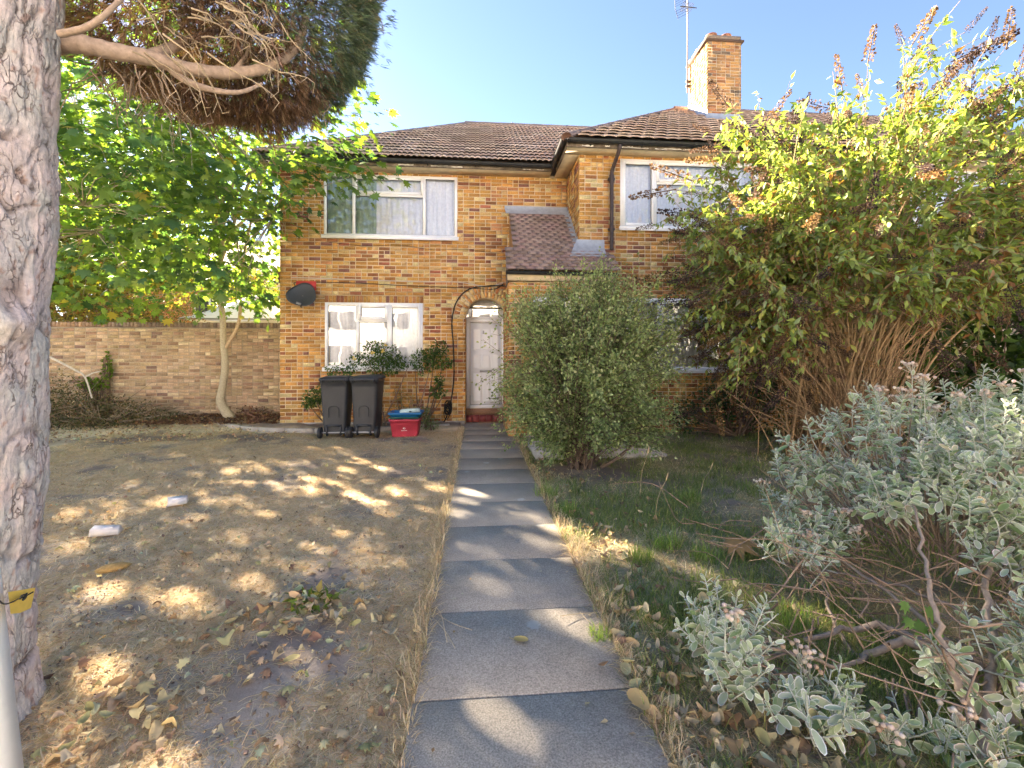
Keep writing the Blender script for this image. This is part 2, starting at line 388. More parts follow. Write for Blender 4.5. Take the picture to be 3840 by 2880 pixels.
def lay(cells, O, parent, var, key, nparts, score):
    """front-facing wall: nparts full bricks as parts of their own, the rest joined"""
    full = [c for c in cells if abs(c[1] - c[0] - 0.211) < 1e-6 and abs(c[3] - c[2] - 0.062) < 1e-6]
    full.sort(key=score); chosen = full[:nparts]; cs = set(chosen)
    for c in chosen:
        link('brick', brick_mesh(c[4], var, key), parent, (O[0] + c[0], O[1] + rng.uniform(-0.002, 0.002), O[2] + c[2]))
    return [c for c in cells if c not in cs]
def panel(mb, u0, u1, z0, z1, holes, Y, th):
    us = sorted({u0, u1, *[h[0] for h in holes], *[h[1] for h in holes]}); zs = sorted({z0, z1, *[h[2] for h in holes], *[h[3] for h in holes]})
    for a, b in zip(us[:-1], us[1:]):
        for c, d in zip(zs[:-1], zs[1:]):
            um, zm = (a + b) / 2, (c + d) / 2
            if any(h[0] < um < h[1] and h[2] < zm < h[3] for h in holes): continue
            box(mb, a, b, Y, Y + th, c, d)

# ================================================================ WINDOWS
def wave_sheet(mb, x0, x1, z0, z1, Y, amp, wl, col=None, seed=0):
    n = max(int((x1 - x0) / 0.008), 8); x = np.linspace(x0, x1, n); ph = np.cumsum(rng.uniform(0.6, 1.4, n)) * (x[1] - x[0]) / wl * 2 * math.pi
    yy = Y + amp * np.sin(ph) + amp * 0.5 * np.sin(ph * 0.37 + 1)
    V = np.concatenate([np.stack([x, yy, np.full(n, z0)], 1), np.stack([x + np.sin(ph * .5) * 0.01, Y + (yy - Y) * 0.7, np.full(n, z1)], 1)])
    i = np.arange(n - 1); mb.add(V, np.stack([i, i + 1, i + 1 + n, i + n], 1), col)
def window(parent, x0, x1, z0, z1, Y, cells, label, proj=0.0, drapes=(), sill=True):
    """cells: (x0,x1,z0,z1,opening) in wall coordinates; Y = frame face"""
    w = MB()
    fr = 0.055; d = 0.065
    box(w, x0, x0 + fr, Y, Y + d, z0, z1); box(w, x1 - fr, x1, Y, Y + d, z0, z1)
    box(w, x0 + fr, x1 - fr, Y + .001, Y + d, z1 - fr, z1); box(w, x0 + fr, x1 - fr, Y + .001, Y + d, z0, z0 + fr)
    win = w.build('window', M['upvc'], parent); win['label'] = label
    mul = MB(); xsn = sorted({c[0] for c in cells} | {c[1] for c in cells})
    done = set()
    for c in cells:
        for xx in (c[0], c[1]):
            if x0 + 0.1 < xx < x1 - 0.1 and (round(xx, 3)) not in done:
                done.add(round(xx, 3)); box(mul, xx - 0.03, xx + 0.03, Y + .002, Y + d, z0 + fr, z1 - fr)
        for zz in (c[2], c[3]):
            if z0 + 0.1 < zz < z1 - 0.1 and ('z', round(zz, 3), c[0]) not in done:
                done.add(('z', round(zz, 3), c[0])); box(mul, c[0] + .03, c[1] - .03, Y + .003, Y + d, zz - 0.03, zz + 0.03)
    if mul.v: mul.build('mullion', M['upvc'], win)
    for (a, b, c, e, op) in cells:
        a2 = a + (fr if abs(a - x0) < .01 else 0.03); b2 = b - (fr if abs(b - x1) < .01 else 0.03)
        c2 = c + (fr if abs(c - z0) < .01 else 0.03); e2 = e - (fr if abs(e - z1) < .01 else 0.03)
        if op:
            s = MB(); f2 = 0.058; yy = Y - 0.018; a3, b3, c3, e3 = a2 - .018, b2 + .018, c2 - .018, e2 + .018
            box(s, a3, a3 + f2, yy, yy + .05, c3, e3); box(s, b3 - f2, b3, yy, yy + .05, c3, e3)
            box(s, a3 + f2, b3 - f2, yy + .001, yy + .05, c3, c3 + f2); box(s, a3 + f2, b3 - f2, yy + .001, yy + .05, e3 - f2, e3)
            s.build('sash', M['upvc'], win); a2, b2, c2, e2 = a3 + f2, b3 - f2, c3 + f2, e3 - f2
        g = MB(); t = 0.006
        box(g, a2, b2, Y + .012, Y + .03, c2, c2 + t); box(g, a2, b2, Y + .012, Y + .03, e2 - t, e2)
        box(g, a2, a2 + t, Y + .012, Y + .03, c2 + t, e2 - t); box(g, b2 - t, b2, Y + .012, Y + .03, c2 + t, e2 - t)
        g.build('seal', M['rubber'], win)
        p = MB(); yp = Y + .024; p.add([[a2, yp, c2], [b2, yp, c2], [b2, yp, e2], [a2, yp, e2]], [[0, 1, 2, 3]]); p.build('pane', M['glass'], win)
    cu = MB(); wave_sheet(cu, x0 + .06, x1 - .06, z0 + .03, z1 - .03, Y + .125, 0.014, 0.11); cu.build('net_curtain', M['net'], win, smooth=True)
    for a, b in drapes:
        dr = MB(); wave_sheet(dr, a, b, z0 + .03, z1 - .03, Y + .085, 0.014, 0.10); dr.build('drape', M['drape'], win, smooth=True)
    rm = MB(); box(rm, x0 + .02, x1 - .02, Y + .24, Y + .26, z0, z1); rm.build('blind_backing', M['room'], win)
    if sill:
        s = MB(); box(s, x0 - 0.03, x1 + 0.03, Y - 0.075, Y - .002, z0 - 0.045, z0 + .012); box(s, x0 - 0.03, x1 + 0.03, Y - 0.077, Y - 0.06, z0 - 0.062, z0 - 0.045); s.build('sill', M['upvc'], win)
    return win

# ================================================================ ROOF TILES
TPAL = np.array([[0.31, 0.245, 0.205], [0.27, 0.205, 0.17], [0.35, 0.285, 0.24], [0.23, 0.175, 0.15], [0.29, 0.23, 0.195]])
TVAR = 1.45 * pick(TPAL, [30, 25, 20, 12, 13], 14, 0.09)
def tile_tmpl(w, L, rolls, amp, n=6, th=0.022):
    m = rolls * n + 1; x = np.linspace(0, w, m); ph = (x / w * rolls) % 1.0
    prof = amp * np.abs(np.sin(ph * math.pi)) ** 0.8; prof[0] = prof[-1] = 0
    rag = np.abs(np.sin(ph * math.pi)) * -0.012
    a = np.stack([x, rag, prof + 0.060], 1); b = a.copy(); b[:, 2] -= th; t = np.stack([x, np.full(m, L), prof * 0.9 + 0.004], 1)
    V = np.concatenate([a, t, b]); i = np.arange(m - 1)
    return V, np.concatenate([np.stack([i, i + 1, i + 1 + m, i + m], 1), np.stack([i + 2 * m, i + 1 + 2 * m, i + 1, i], 1)])
def tile_slope(parent, x_range, Y0, z0, pitch, S, w, gauge, rolls, amp, inside, stag, nparts, score, tv=TVAR):
    """tiles on a slope facing -Y; inside(x,s) tells whether a tile belongs on the roof"""
    TV, TF = tile_tmpl(w, gauge + 0.06, rolls, amp)
    Rm = rotx(pitch); cells = []
    rows = int(S / gauge) + 1
    for r in range(rows):
        s = r * gauge - 0.03; u = x_range[0] - (w / 2 if (stag and r % 2) else 0)
        while u < x_range[1]:
            if inside(u + w / 2, s + gauge / 2): cells.append((u, s, int(rng.integers(len(tv)))))
            u += w
    pos = lambda c: np.array([c[0], Y0, z0]) + Rm @ np.array([0, c[1], 0])
    cells.sort(key=lambda c: score(pos(c)))
    meshes = {}
    for c in cells[:nparts]:
        if c[2] not in meshes: meshes[c[2]] = MB().add(TV, TF, tv[c[2]]).mesh('tile', M['tile'])
        o = link('tile', meshes[c[2]], parent, pos(c) + np.array([0, 0, rng.uniform(-.002, .004)])); o.rotation_euler = (pitch + rng.normal() * .006, rng.normal() * .004, 0)
    rest = cells[nparts:]
    if rest:
        mb = MB(); P = np.array([pos(c) for c in rest]); P[:, 2] += rng.uniform(-.003, .005, len(P))
        scatter(mb, TV, TF, np.broadcast_to(Rm, (len(rest), 3, 3)), P, tv[[c[2] for c in rest]])
        tag(mb.build('tile_field', M['tile'], parent), kind='stuff')
camp = np.array([0, 0, CAMH])
# ================================================================ LEFT HOUSE (set back)
AX0, AX1, AY, AZ = -3.85, 1.90, 9.10, 5.08
hA = thing('brick_house', 'yellow brick house set back behind the bins, with arched door and satellite dish', 'house', (-1.0, AY, 0))
GW = (-2.99, -1.075, 1.165, 2.47); UW = (-3.01, -0.385, 3.79, 5.03)
ACX, AR, ASP = 0.205, 0.425, 2.17
DOORH = (ACX - AR, ACX + AR, 0.0, ASP + AR)
mb = MB()
panel(mb, AX0, AX1, -0.1, AZ + .05, [GW, UW, DOORH], AY, 0.28)
n = 16; th = np.linspace(math.pi, 0, n + 1); ax = ACX + AR * np.cos(th); az = ASP + AR * np.sin(th)
V = np.concatenate([np.stack([ax, np.full(n + 1, AY), az], 1), np.stack([ax, np.full(n + 1, AY), np.full(n + 1, ASP + AR)], 1), np.stack([ax, np.full(n + 1, AY + .4), az], 1)])
i = np.arange(n); mb.add(V, np.concatenate([np.stack([i, i + 1, i + 1 + n + 1, i + n + 1], 1), np.stack([i, i + 2 * n + 2, i + 1 + 2 * n + 2, i + 1], 1)]))
box(mb, AX0, AX0 + .28, AY + .28, 16.6, -0.1, AZ)                       # gable side
box(mb, AX0 + .28, AX1, 16.3, 16.6, -0.1, AZ)
wallA = mb.build('wall', M['mortar'], hA)
SOLD = (GW[0] - 0.0, GW[1] + 0.0, GW[3], GW[3] + 0.14)
def holesA(z):
    h = []
    for q in (GW, UW, SOLD):
        if q[2] - .03 < z < q[3]: h.append((q[0] - .004, q[1] + .004))
    ro = AR + 0.235
    if z < ASP: h.append((ACX - AR - (0.0), ACX + AR))
    elif z < ASP + ro: w_ = math.sqrt(ro * ro - (z - ASP) ** 2); h.append((ACX - w_, ACX + w_))
    return h
cells = brick_cells(AX0, AX1, 0.0, AZ - .005, holesA, redz=lambda z, u: 0.35 if (u > -1.2 and z < 2.0) or z < 0.3 else (0.2 if 2.9 < z < 3.7 else 0.06))
cells = [c for c in cells if not (c[1] > 0.62 and c[2] < 2.7)]
sc = lambda c: abs((c[0] + c[1]) / 2 + 1.4) * 0.8 + abs((c[2] + c[3]) / 2 - 2.6) + (5 if c[2] < 0.6 else 0)
rest = lay(cells, (0, AY, 0), wallA, BVAR, 'a', 240, sc)
mb = MB(); bricks_mesh(mb, rest, (0, AY, 0), (1, 0, 0), (0, -1, 0), BVAR)
jc = brick_cells(0, 0.40, 0.30, ASP, headers=0.5, redz=lambda z, u: .4)
bricks_mesh(mb, jc, (ACX - AR - .001, AY, 0), (0, 1, 0), (1, 0, 0), BVAR, proud=.006); bricks_mesh(mb, jc, (ACX + AR + .001, AY, 0), (0, 1, 0), (-1, 0, 0), BVAR, proud=.006)
tag(mb.build('brickwork', M['brick'], wallA), kind='stuff')
# soldier course over the ground-floor window
u = SOLD[0]
while u < SOLD[1] - .05:
    mb = MB(); c = BVAR[rng.integers(NVAR)]; y0 = AY - 0.009 - rng.uniform(0, .003)
    box(mb, u, u + .064, y0, AY + .02, SOLD[2] + .005, SOLD[3] - .005, c); mb.build('soldier_brick', M['brick'], wallA); u += 0.0745
# two-ring brick arch
arch = MB(); arch_c = thing  # placeholder name
for ring in range(2):
    r0 = AR + 0.118 * ring + .003; r1 = r0 + 0.108; nb = 21 if ring == 0 else 25
    for q in range(nb):
        t0 = math.pi * q / nb + .020; t1 = math.pi * (q + 1) / nb - .020
        xm = ACX + (r0 + r1) / 2 * math.cos((t0 + t1) / 2)
        pts = [(r0, t0), (r1, t0), (r1, t1), (r0, t1)]; V = []
        for yy in (AY - .012 - rng.uniform(0, .004), AY + .05):
            V += [[ACX + r * math.cos(t), yy, ASP + r * math.sin(t)] for r, t in pts]
        mb = MB().add(V, BF, np.array([[.60, .42, .18], [.62, .50, .28], [.52, .26, .09], [.40, .17, .07], [.58, .36, .14]])[rng.choice(5, p=[.3, .25, .2, .1, .15])] * rng.uniform(.85, 1.15)); mb.build('arch_brick', M['brick'], wallA)

# windows of the left house
m1, m2 = GW[0] + 0.63, GW[0] + 1.24
window(hA, *GW, AY - .012, [(GW[0], m1, GW[2], GW[3], 0), (m1, m2, GW[2], GW[3] - 0.36, 0), (m1, m2, GW[3] - 0.36, GW[3], 1), (m2, GW[1], GW[2], GW[3], 1)], 'ground floor white window with net curtains behind the rose bush')
m1, m2 = UW[0] + 0.58, UW[1] - 0.66
window(hA, *UW, AY - .012, [(UW[0], m1, UW[2], UW[3], 0), (m1, m2, UW[2], UW[3] - 0.40, 0), (m1, m2, UW[3] - 0.40, UW[3], 1), (m2, UW[1], UW[2], UW[3], 0)], 'upper white window with green drapes drawn to the left', drapes=((UW[0] + .05, m1 + .02), (m1 + .02, m1 + .42)))

# front door in the arch
DY = AY + 0.36; DX0, DX1, DZ0, DZ1 = ACX - AR + .012, ACX + AR - .012, 0.30, 2.19
mb = MB()
box(mb, DX0, DX0 + .075, DY, DY + .07, DZ0, DZ1); box(mb, DX1 - .075, DX1, DY, DY + .07, DZ0, DZ1)
box(mb, DX0 + .075, DX1 - .075, DY + .001, DY + .07, DZ1 - .075, DZ1); box(mb, DX0 + .075, DX1 - .075, DY - .03, DY + .07, DZ0, DZ0 + .07)
door = mb.build('door', M['door'], hA); door['label'] = 'white panelled front door under the brick arch'
lf = MB(); lx0, lx1, lz0, lz1 = DX0 + .083, DX1 - .083, DZ0 + .08, DZ1 - .083
box(lf, lx0, lx1, DY + .025, DY + .06, lz0, lz1); leaf_d = lf.build('door_leaf', M['door'], door)
for (za, zb) in ((0.06, 0.66), (0.76, 1.06), (1.16, 1.60)):
    for q in range(3):
        pw = (lx1 - lx0 - .10) / 3; xa = lx0 + .05 + q * pw + .012; xb = xa + pw - .024; mb = MB(); z_a, z_b = lz0 + za, lz0 + zb
        for e, yo in ((0.0, .016), (0.016, .019)):
            pass
        V = np.concatenate([boxv(xa, xb, 0, 0, z_a, z_b)[[0, 1, 5, 4]], boxv(xa + .012, xb - .012, 0, 0, z_a + .012, z_b - .012)[[0, 1, 5, 4]], boxv(xa + .03, xb - .03, 0, 0, z_a + .03, z_b - .03)[[0, 1, 5, 4]]])
        V[:4, 1] = DY + .0245; V[4:8, 1] = DY + .012; V[8:, 1] = DY + .018
        qf = np.array([[0, 1, 5, 4], [1, 2, 6, 5], [2, 3, 7, 6], [3, 0, 4, 7]]); mb.add(V, np.concatenate([qf, qf + 4, [[8, 9, 10, 11]]])); mb.build('door_panel', M['door'], door)
mb = MB(); box(mb, ACX - .13, ACX + .13, DY + .008, DY + .0255, lz0 + .68, lz0 + .725); mb.build('letter_plate', M['metal'], door)
mb = MB(); xm = lx0 + .26; zz = lz0 + 1.50
for a in ((0, .0, .03, .008), (0, .026, .03, .008), (0, .052, .03, .008), (.024, .03, .008, .028), (0.024, .004, .008, .024)): box(mb, xm + a[0], xm + a[0] + a[2], DY + .006, DY + .012, zz + a[1], zz + a[1] + a[3])
mb.build('door_number', M['cable'], door)
# fanlight above the door: half-round pane in a frame, plus the ceiling of the recess
mb = MB(); box(mb, DX0 - .005, DX1 + .005, DY + .01, DY + .05, DZ1 + .0, DZ1 + .05); fan = mb.build('fanlight', M['door'], hA)
th2 = np.linspace(math.pi, 0, 17); V = np.stack([ACX + (AR + .01) * np.cos(th2), np.full(17, DY + .03), DZ1 + .03 + (AR - .02) * np.sin(th2)], 1)
MB().add(V, np.arange(17)[None]).build('fanlight_pane', M['glass'], fan)
V2 = V.copy(); V2[:, 1] += .25; MB().add(V2, np.arange(17)[None], (0.5, .5, .5)).build('hall_blind', M['net'], fan)
mb = MB(); box(mb, DX0, DX1, DY - .004, DY + .02, DZ1 + .22, DZ1 + .25); mb.build('glazing_bar', M['rubber'], fan)
# step of quarry tiles and threshold
mb = MB(); box(mb, DX0 - .01, DX1 + .01, AY + .19, AY + .40, 0.0, 0.155); stp = mb.build('door_step', M['concrete'], hA)
for q in range(6):
    w6 = (DX1 - DX0) / 6; mb = MB(); box(mb, DX0 + q * w6 + .002, DX0 + (q + 1) * w6 - .002, AY + .178, AY + .30, 0.03, 0.168); mb.build('step_tile', M['quarry'], stp)
mb = MB(); box(mb, DX0, DX1, AY + .30, AY + .40, 0.16, 0.30, (0.30, 0.17, 0.10)); mb.build('threshold', M['brick'], hA)
mat_o = MB(); box(mat_o, ACX - .15, ACX + .33, AY + .08, AY + .17, 0.024, 0.04, (0.23, 0.14, 0.09)); tag(mat_o.build('doormat', M['brick']), 'small brown doormat on the path against the door step', 'doormat')
# carriage lamp inside the arch
lp = MB(); lxp, lzp = ACX - AR + .10, 2.20
box(lp, lxp - .09, lxp - .07, AY + .06, AY + .12, lzp - .04, lzp + .06, (.7, .7, .72)); tube(lp, [(lxp - .07, AY + .09, lzp), (lxp - .02, AY + .09, lzp - .04), (lxp, AY + .09, lzp)], .008, 5, (.7, .7, .72))
lathe(lp, [(0.0, 0.0), (.03, .005), (.05, .12), (.055, .125), (.03, .17), (.0, .185)], 8, (lxp, AY + .09, lzp), (.55, .57, .6)); lp.build('carriage_lamp', M['plastic'], hA)
# cast stone block and vents etc.
mb = MB(); box(mb, AX0, DX0 - .02, AY - .05, AY - .001, -0.05, 0.09); mb.build('plinth', M['pale_concrete'], hA)

# roof of the left house: hipped, 34.8 degrees
EAVE_Z, RIDGE_Z = 5.20, 7.98
aY0, aYr, aX0 = 8.70, 12.70, -4.20
pA = math.atan2(RIDGE_Z - EAVE_Z, aYr - aY0); SA = math.hypot(RIDGE_Z - EAVE_Z, aYr - aY0); rxa = aX0 + (aYr - aY0)
mb = MB(); V = [[aX0, aY0, EAVE_Z], [6.2, aY0, EAVE_Z], [6.2, aYr, RIDGE_Z], [rxa, aYr, RIDGE_Z], [aX0, 17.0, EAVE_Z], [6.2, 17.0, EAVE_Z]]
V = np.array(V, float); V[:, 2] -= 0.01
mb.add(V[[0, 1, 2, 3]], [[0, 1, 2, 3]], (.2, .145, .12)); mb.add(V[[0, 3, 4]], [[0, 1, 2]], (.27, .19, .16)); mb.add(V[[4, 3, 2, 5]], [[0, 1, 2, 3]], (.27, .19, .16))
roofA = mb.build('roof', M['tile'], hA)
insA = lambda x, s: x > aX0 + s * math.cos(pA) + 0.02 and s < SA - .05 and (x < 1.62 + 0.0 * s or (x < 5.6 and s * math.cos(pA) * math.tan(pA) > (x - 1.53) * .72 - .2))
tile_slope(roofA, (aX0, 5.6), aY0 - .04, EAVE_Z - .005, pA, SA, 0.33, 0.30, 3, 0.027, insA, False, 300, lambda p: abs(p[0] + .6) + (p[1] - 8.7) * .3)
cap_c = (.235, .185, .16)
def ridge_caps(parent, p, q, L=0.45, r=0.11):
    p, q = np.array(p, float), np.array(q, float); D = np.linalg.norm(q - p); n_ = max(int(D / L), 1); d = (q - p) / D
    for k_ in range(n_):
        a = p + d * (k_ * D / n_ - .02); b = p + d * ((k_ + 1) * D / n_ + .02); mb = MB()
        up = np.array([0, 0, 1.0]); sd = np.cross(d, up); sd /= np.linalg.norm(sd); nn = np.cross(sd, d); t = np.linspace(-.35, math.pi + .35, 9)
        prof = [(math.cos(x) * r, math.sin(x) * r * .75) for x in t]
        V = np.array([a + sd * x + nn * (z - .01) for x, z in prof] + [b + sd * x * .93 + nn * (z * .93 - .01) for x, z in prof]); i9 = np.arange(8)
        mb.add(V, np.stack([i9, i9 + 1, i9 + 10, i9 + 9], 1), np.array(cap_c) * rng.uniform(.85, 1.12)); mb.build('ridge_cap', M['tile'], parent, smooth=True)
ridge_caps(roofA, (rxa - .1, aYr, RIDGE_Z + .02), (5.0, aYr, RIDGE_Z + .02)); ridge_caps(roofA, (aX0 + .05, aY0 + .05, EAVE_Z + .05), (rxa, aYr, RIDGE_Z + .02), .42)
mb = MB(); box(mb, 1.02, 1.12, aYr + .3, aYr + .4, RIDGE_Z - .3, RIDGE_Z + .28, (.35, .3, .26)); mb.build('soil_vent', M['brick'], roofA)

def half_gutter(mb, p, q, r=0.062, col=None):
    p, q = np.array(p, float), np.array(q, float); d = (q - p) / np.linalg.norm(q - p); sd = np.cross(d, [0, 0, 1.0]); t = np.linspace(0, math.pi, 9)
    V = []
    for e in (p, q):
        for rr in (r, r - .006): V += [e + sd * math.cos(x) * rr - np.array([0, 0, 1.0]) * math.sin(x) * rr for x in t]
    V = np.array(V); i8 = np.arange(8)
    mb.add(V, np.concatenate([np.stack([i8, i8 + 1, i8 + 19, i8 + 18], 1), np.stack([i8 + 9, i8 + 10, i8 + 28, i8 + 27], 1), [[0, 9, 27, 18], [8, 17, 35, 26]]]))
def eaves(parent, x0, x1, Yw, Y0):
    """soffit, fascia and gutter for an eave facing -Y"""
    mb = MB(); box(mb, x0, x1, Y0 + .075, Yw + .02, AZ, AZ + .012); mb.build('soffit', M['soffit'], parent)
    mb = MB(); box(mb, x0, x1, Y0 + .05, Y0 + .075, AZ - .005, EAVE_Z - .01); fa = mb.build('fascia', M['fascia'], parent)
    # flakes of white paint still clinging to the fascia
    for _ in range(int((x1 - x0) * 3)):
        xx = rng.uniform(x0, x1 - .3); L = rng.uniform(.08, .38); zb = AZ + rng.uniform(.0, .015); hh = rng.uniform(.015, .035); nn = 9
        t = np.linspace(0, 1, nn); up = zb + hh * (0.5 + rng.random(nn) * .6); lo = zb + rng.random(nn) * .008
        V = np.concatenate([np.stack([xx + t * L, np.full(nn, Y0 + .0485), lo], 1), np.stack([xx + t * L, np.full(nn, Y0 + .0485), up], 1)]); i_ = np.arange(nn - 1)
        MB().add(V, np.stack([i_, i_ + 1, i_ + 1 + nn, i_ + nn], 1), (.62, .6, .54)).build('paint_flake', M['paint'], fa)
    mb = MB(); half_gutter(mb, (x0, Y0 - .012, EAVE_Z - .015), (x1, Y0 - .012, EAVE_Z - .03)); gu = mb.build('gutter', M['gutter'], parent, smooth=True)
    x = x0 + .4
    while x < x1 - .1:
        mb = MB(); tube(mb, [(x, Y0 - .012 + math.cos(t) * .066, EAVE_Z - .02 - math.sin(t) * .068) for t in np.linspace(0, math.pi, 9)], .007, 4); box(mb, x - .012, x + .012, Y0 + .04, Y0 + .052, AZ + .02, EAVE_Z - .03); mb.build('gutter_bracket', M['gutter'], gu); x += .92
eaves(hA, aX0 + .1, 1.50, AY, aY0)

# ================================================================ RIGHT HOUSE (projecting)
BX0, BX1, BY = 1.88, 14.0, 8.00
hB = thing('brick_house', 'projecting brick house with tall chimney, half hidden by the shrubs', 'house', (4.0, BY, 0))
UB = (2.64, 5.30, 3.76, 5.03); GB = (2.75, 5.25, 1.15, 2.47); UB2 = (8.4, 10.6, 3.76, 5.03)
mb = MB(); panel(mb, BX0, BX1, -.1, AZ + .05, [UB, GB, UB2], BY, .28); box(mb, BX0, BX0 + .28, BY + .28, AY + .4, -.1, AZ); box(mb, BX0, BX1, 15, 15.3, -.1, AZ); box(mb, BX1 - .28, BX1, BY + .28, 15, -.1, AZ)
box(mb, BX0, BX0 + .28, AY + .4, 15, 2.5, AZ)
wallB = mb.build('wall', M['mortar'], hB)
def holesB(z):
    return [(q[0] - .004, q[1] + .004) for q in (UB, GB, UB2) if q[2] - .03 < z < q[3]]
cells = brick_cells(BX0, 9.0, 0.0, AZ - .005, holesB, redz=lambda z, u: .75 if z < 1.3 else .35)
cells = [c for c in cells if not (c[1] < 2.3 and c[3] < 2.9)]
sc = lambda c: abs((c[0] + c[1]) / 2 - 2.9) * 1.0 + abs((c[2] + c[3]) / 2 - 3.4) * .9 + (0 if (c[3] > 2.6 or (c[3] < 1.1 and 2.4 < c[0] < 4.2)) else 4)
rest = lay(cells, (0, BY, 0), wallB, BVAR, 'a', 230, sc)
mb = MB(); bricks_mesh(mb, rest, (0, BY, 0), (1, 0, 0), (0, -1, 0), BVAR)
sd = brick_cells(0, AY - BY, 2.6, AZ - .005, redz=lambda z, u: .15); bricks_mesh(mb, sd, (BX0, BY, 0), (0, 1, 0), (-1, 0, 0), BVAR)
tag(mb.build('brickwork', M['brick'], wallB), kind='stuff')
m1, m2 = UB[0] + .66, UB[1] - .66
window(hB, *UB, BY - .012, [(UB[0], m1, UB[2], UB[3], 1), (m1, m2, UB[2], UB[3] - .42, 0), (m1, m2, UB[3] - .42, UB[3], 1), (m2, UB[1], UB[2], UB[3], 1)], 'upper white window beside the brown downpipe')
m1, m2 = GB[0] + .66, GB[1] - .66
window(hB, *GB, BY - .012, [(GB[0], m1, GB[2], GB[3], 1), (m1, m2, GB[2], GB[3] - .4, 0), (m1, m2, GB[3] - .4, GB[3], 1), (m2, GB[1], GB[2], GB[3], 1)], 'ground floor white window behind the dense shrubs')
window(hB, *UB2, BY - .012, [(UB2[0], 9.4, UB2[2], UB2[3], 1), (9.4, UB2[1], UB2[2], UB2[3], 0)], 'far upper white window hidden behind foliage')

# roof of the right house
bY0, bYr, bX0 = 7.65, 11.50, 1.53
pB = math.atan2(RIDGE_Z - EAVE_Z, bYr - bY0); SB = math.hypot(RIDGE_Z - EAVE_Z, bYr - bY0); rxb = bX0 + (bYr - bY0)
V = np.array([[bX0, bY0, EAVE_Z], [14.4, bY0, EAVE_Z], [14.4, bYr, RIDGE_Z], [rxb, bYr, RIDGE_Z], [bX0, 15.4, EAVE_Z], [14.4, 15.4, EAVE_Z]]); V[:, 2] -= .01
mb = MB(); mb.add(V[[0, 1, 2, 3]], [[0, 1, 2, 3]], (.2, .145, .12)); mb.add(V[[0, 3, 4]], [[0, 1, 2]], (.25, .17, .14)); mb.add(V[[4, 3, 2, 5]], [[0, 1, 2, 3]], (.25, .17, .14))
roofB = mb.build('roof', M['tile'], hB)
CH = (5.45, 6.27, 10.10, 11.05)
TVB = TVAR * np.array([.92, .86, .80])
insB = lambda x, s: x > bX0 + s * math.cos(pB) + .02 and s < SB - .05 and not (CH[0] - .02 < x < CH[1] + .02 and CH[2] < bY0 + s * math.cos(pB) < CH[3])
tile_slope(roofB, (bX0, 11.5), bY0 - .04, EAVE_Z - .005, pB, SB, 0.225, 0.30, 1, 0.019, insB, True, 300, lambda p: abs(p[0] - 4.2) + (p[1] - 7.6) * .5, TVB)
cap_c = (.20, .15, .13)
ridge_caps(roofB, (rxb - .1, bYr, RIDGE_Z + .02), (14.2, bYr, RIDGE_Z + .02)); ridge_caps(roofB, (bX0 + .05, bY0 + .05, EAVE_Z + .05), (rxb, bYr, RIDGE_Z + .02), .42)
eaves(hB, bX0 + .075, 14.0, BY, bY0)
# side eave facing left: soffit, fascia, gutter
mb = MB(); box(mb, bX0 + .075, BX0 + .02, bY0 + .075, AY + .3, AZ + .001, AZ + .013); mb.build('soffit', M['soffit'], hB)
mb = MB(); box(mb, bX0 + .05, bX0 + .0745, bY0 + .05, aY0 + .06, AZ - .005, EAVE_Z - .01); mb.build('fascia', M['fascia'], hB)
mb = MB(); half_gutter(mb, (bX0 - .012, aY0 + .02, EAVE_Z - .02), (bX0 - .012, bY0 - .05, EAVE_Z - .02)); mb.build('gutter', M['gutter'], hB, smooth=True)
tube(hp := MB(), [(1.56, 8.95, 5.42), (1.56, 8.95, 5.62), (1.60, 8.95, 5.66), (1.64, 8.95, 5.62), (1.64, 8.95, 5.5)], .012, 5); hp.build('hip_iron', M['cable'], roofB)
# chimney
mb = MB(); box(mb, CH[0], CH[1], CH[2], CH[3], 6.2, 8.84); chim = mb.build('chimney', M['mortar'], roofB)
CP = np.array([[0.46, 0.26, 0.10], [0.40, 0.22, 0.09], [0.34, 0.20, 0.09], [0.30, 0.135, 0.06], [0.22, 0.15, 0.10]]); CVAR = pick(CP, [30, 25, 20, 15, 10], 2 * NVAR, .12)
cl = brick_cells(CH[0], CH[1], 6.75, 8.84, headers=.35)
chim_rest = cl
mb = MB(); bricks_mesh(mb, cl, (0, CH[2], 0), (1, 0, 0), (0, -1, 0), CVAR)
bricks_mesh(mb, brick_cells(0, CH[3] - CH[2], 6.75, 8.84, headers=.35), (CH[0], CH[2], 0), (0, 1, 0), (-1, 0, 0), CVAR)
tag(mb.build('chimney_brickwork', M['brick'], roofB), kind='stuff')
mb = MB(); box(mb, CH[0] - .05, CH[1] + .05, CH[2] - .05, CH[3] + .05, 8.84, 8.885, (.11, .07, .05)); mb.build('oversailing_course', M['brick'], roofB)
mb = MB(); box(mb, CH[0], CH[1], CH[2], CH[3], 8.886, 9.0, (.26, .19, .13)); box(mb, CH[0] + .06, CH[1] - .06, CH[2] + .06, CH[3] - .06, 9.0, 9.03, (.25, .22, .16)); mb.build('chimney_capping', M['brick'], roofB)
for cx_, cy_ in ((CH[0] + .2, CH[2] + .22), (CH[1] - .26, CH[2] + .22), (CH[0] + .2, CH[3] - .22)):
    mb = MB(); lathe(mb, [(.11, 0), (.115, .09), (.135, .10), (.135, .13), (.06, .15), (.0, .152)], 14, (cx_, cy_, 9.0), (.34, .15, .09)); mb.build('chimney_pot', M['brick'], roofB, smooth=False)
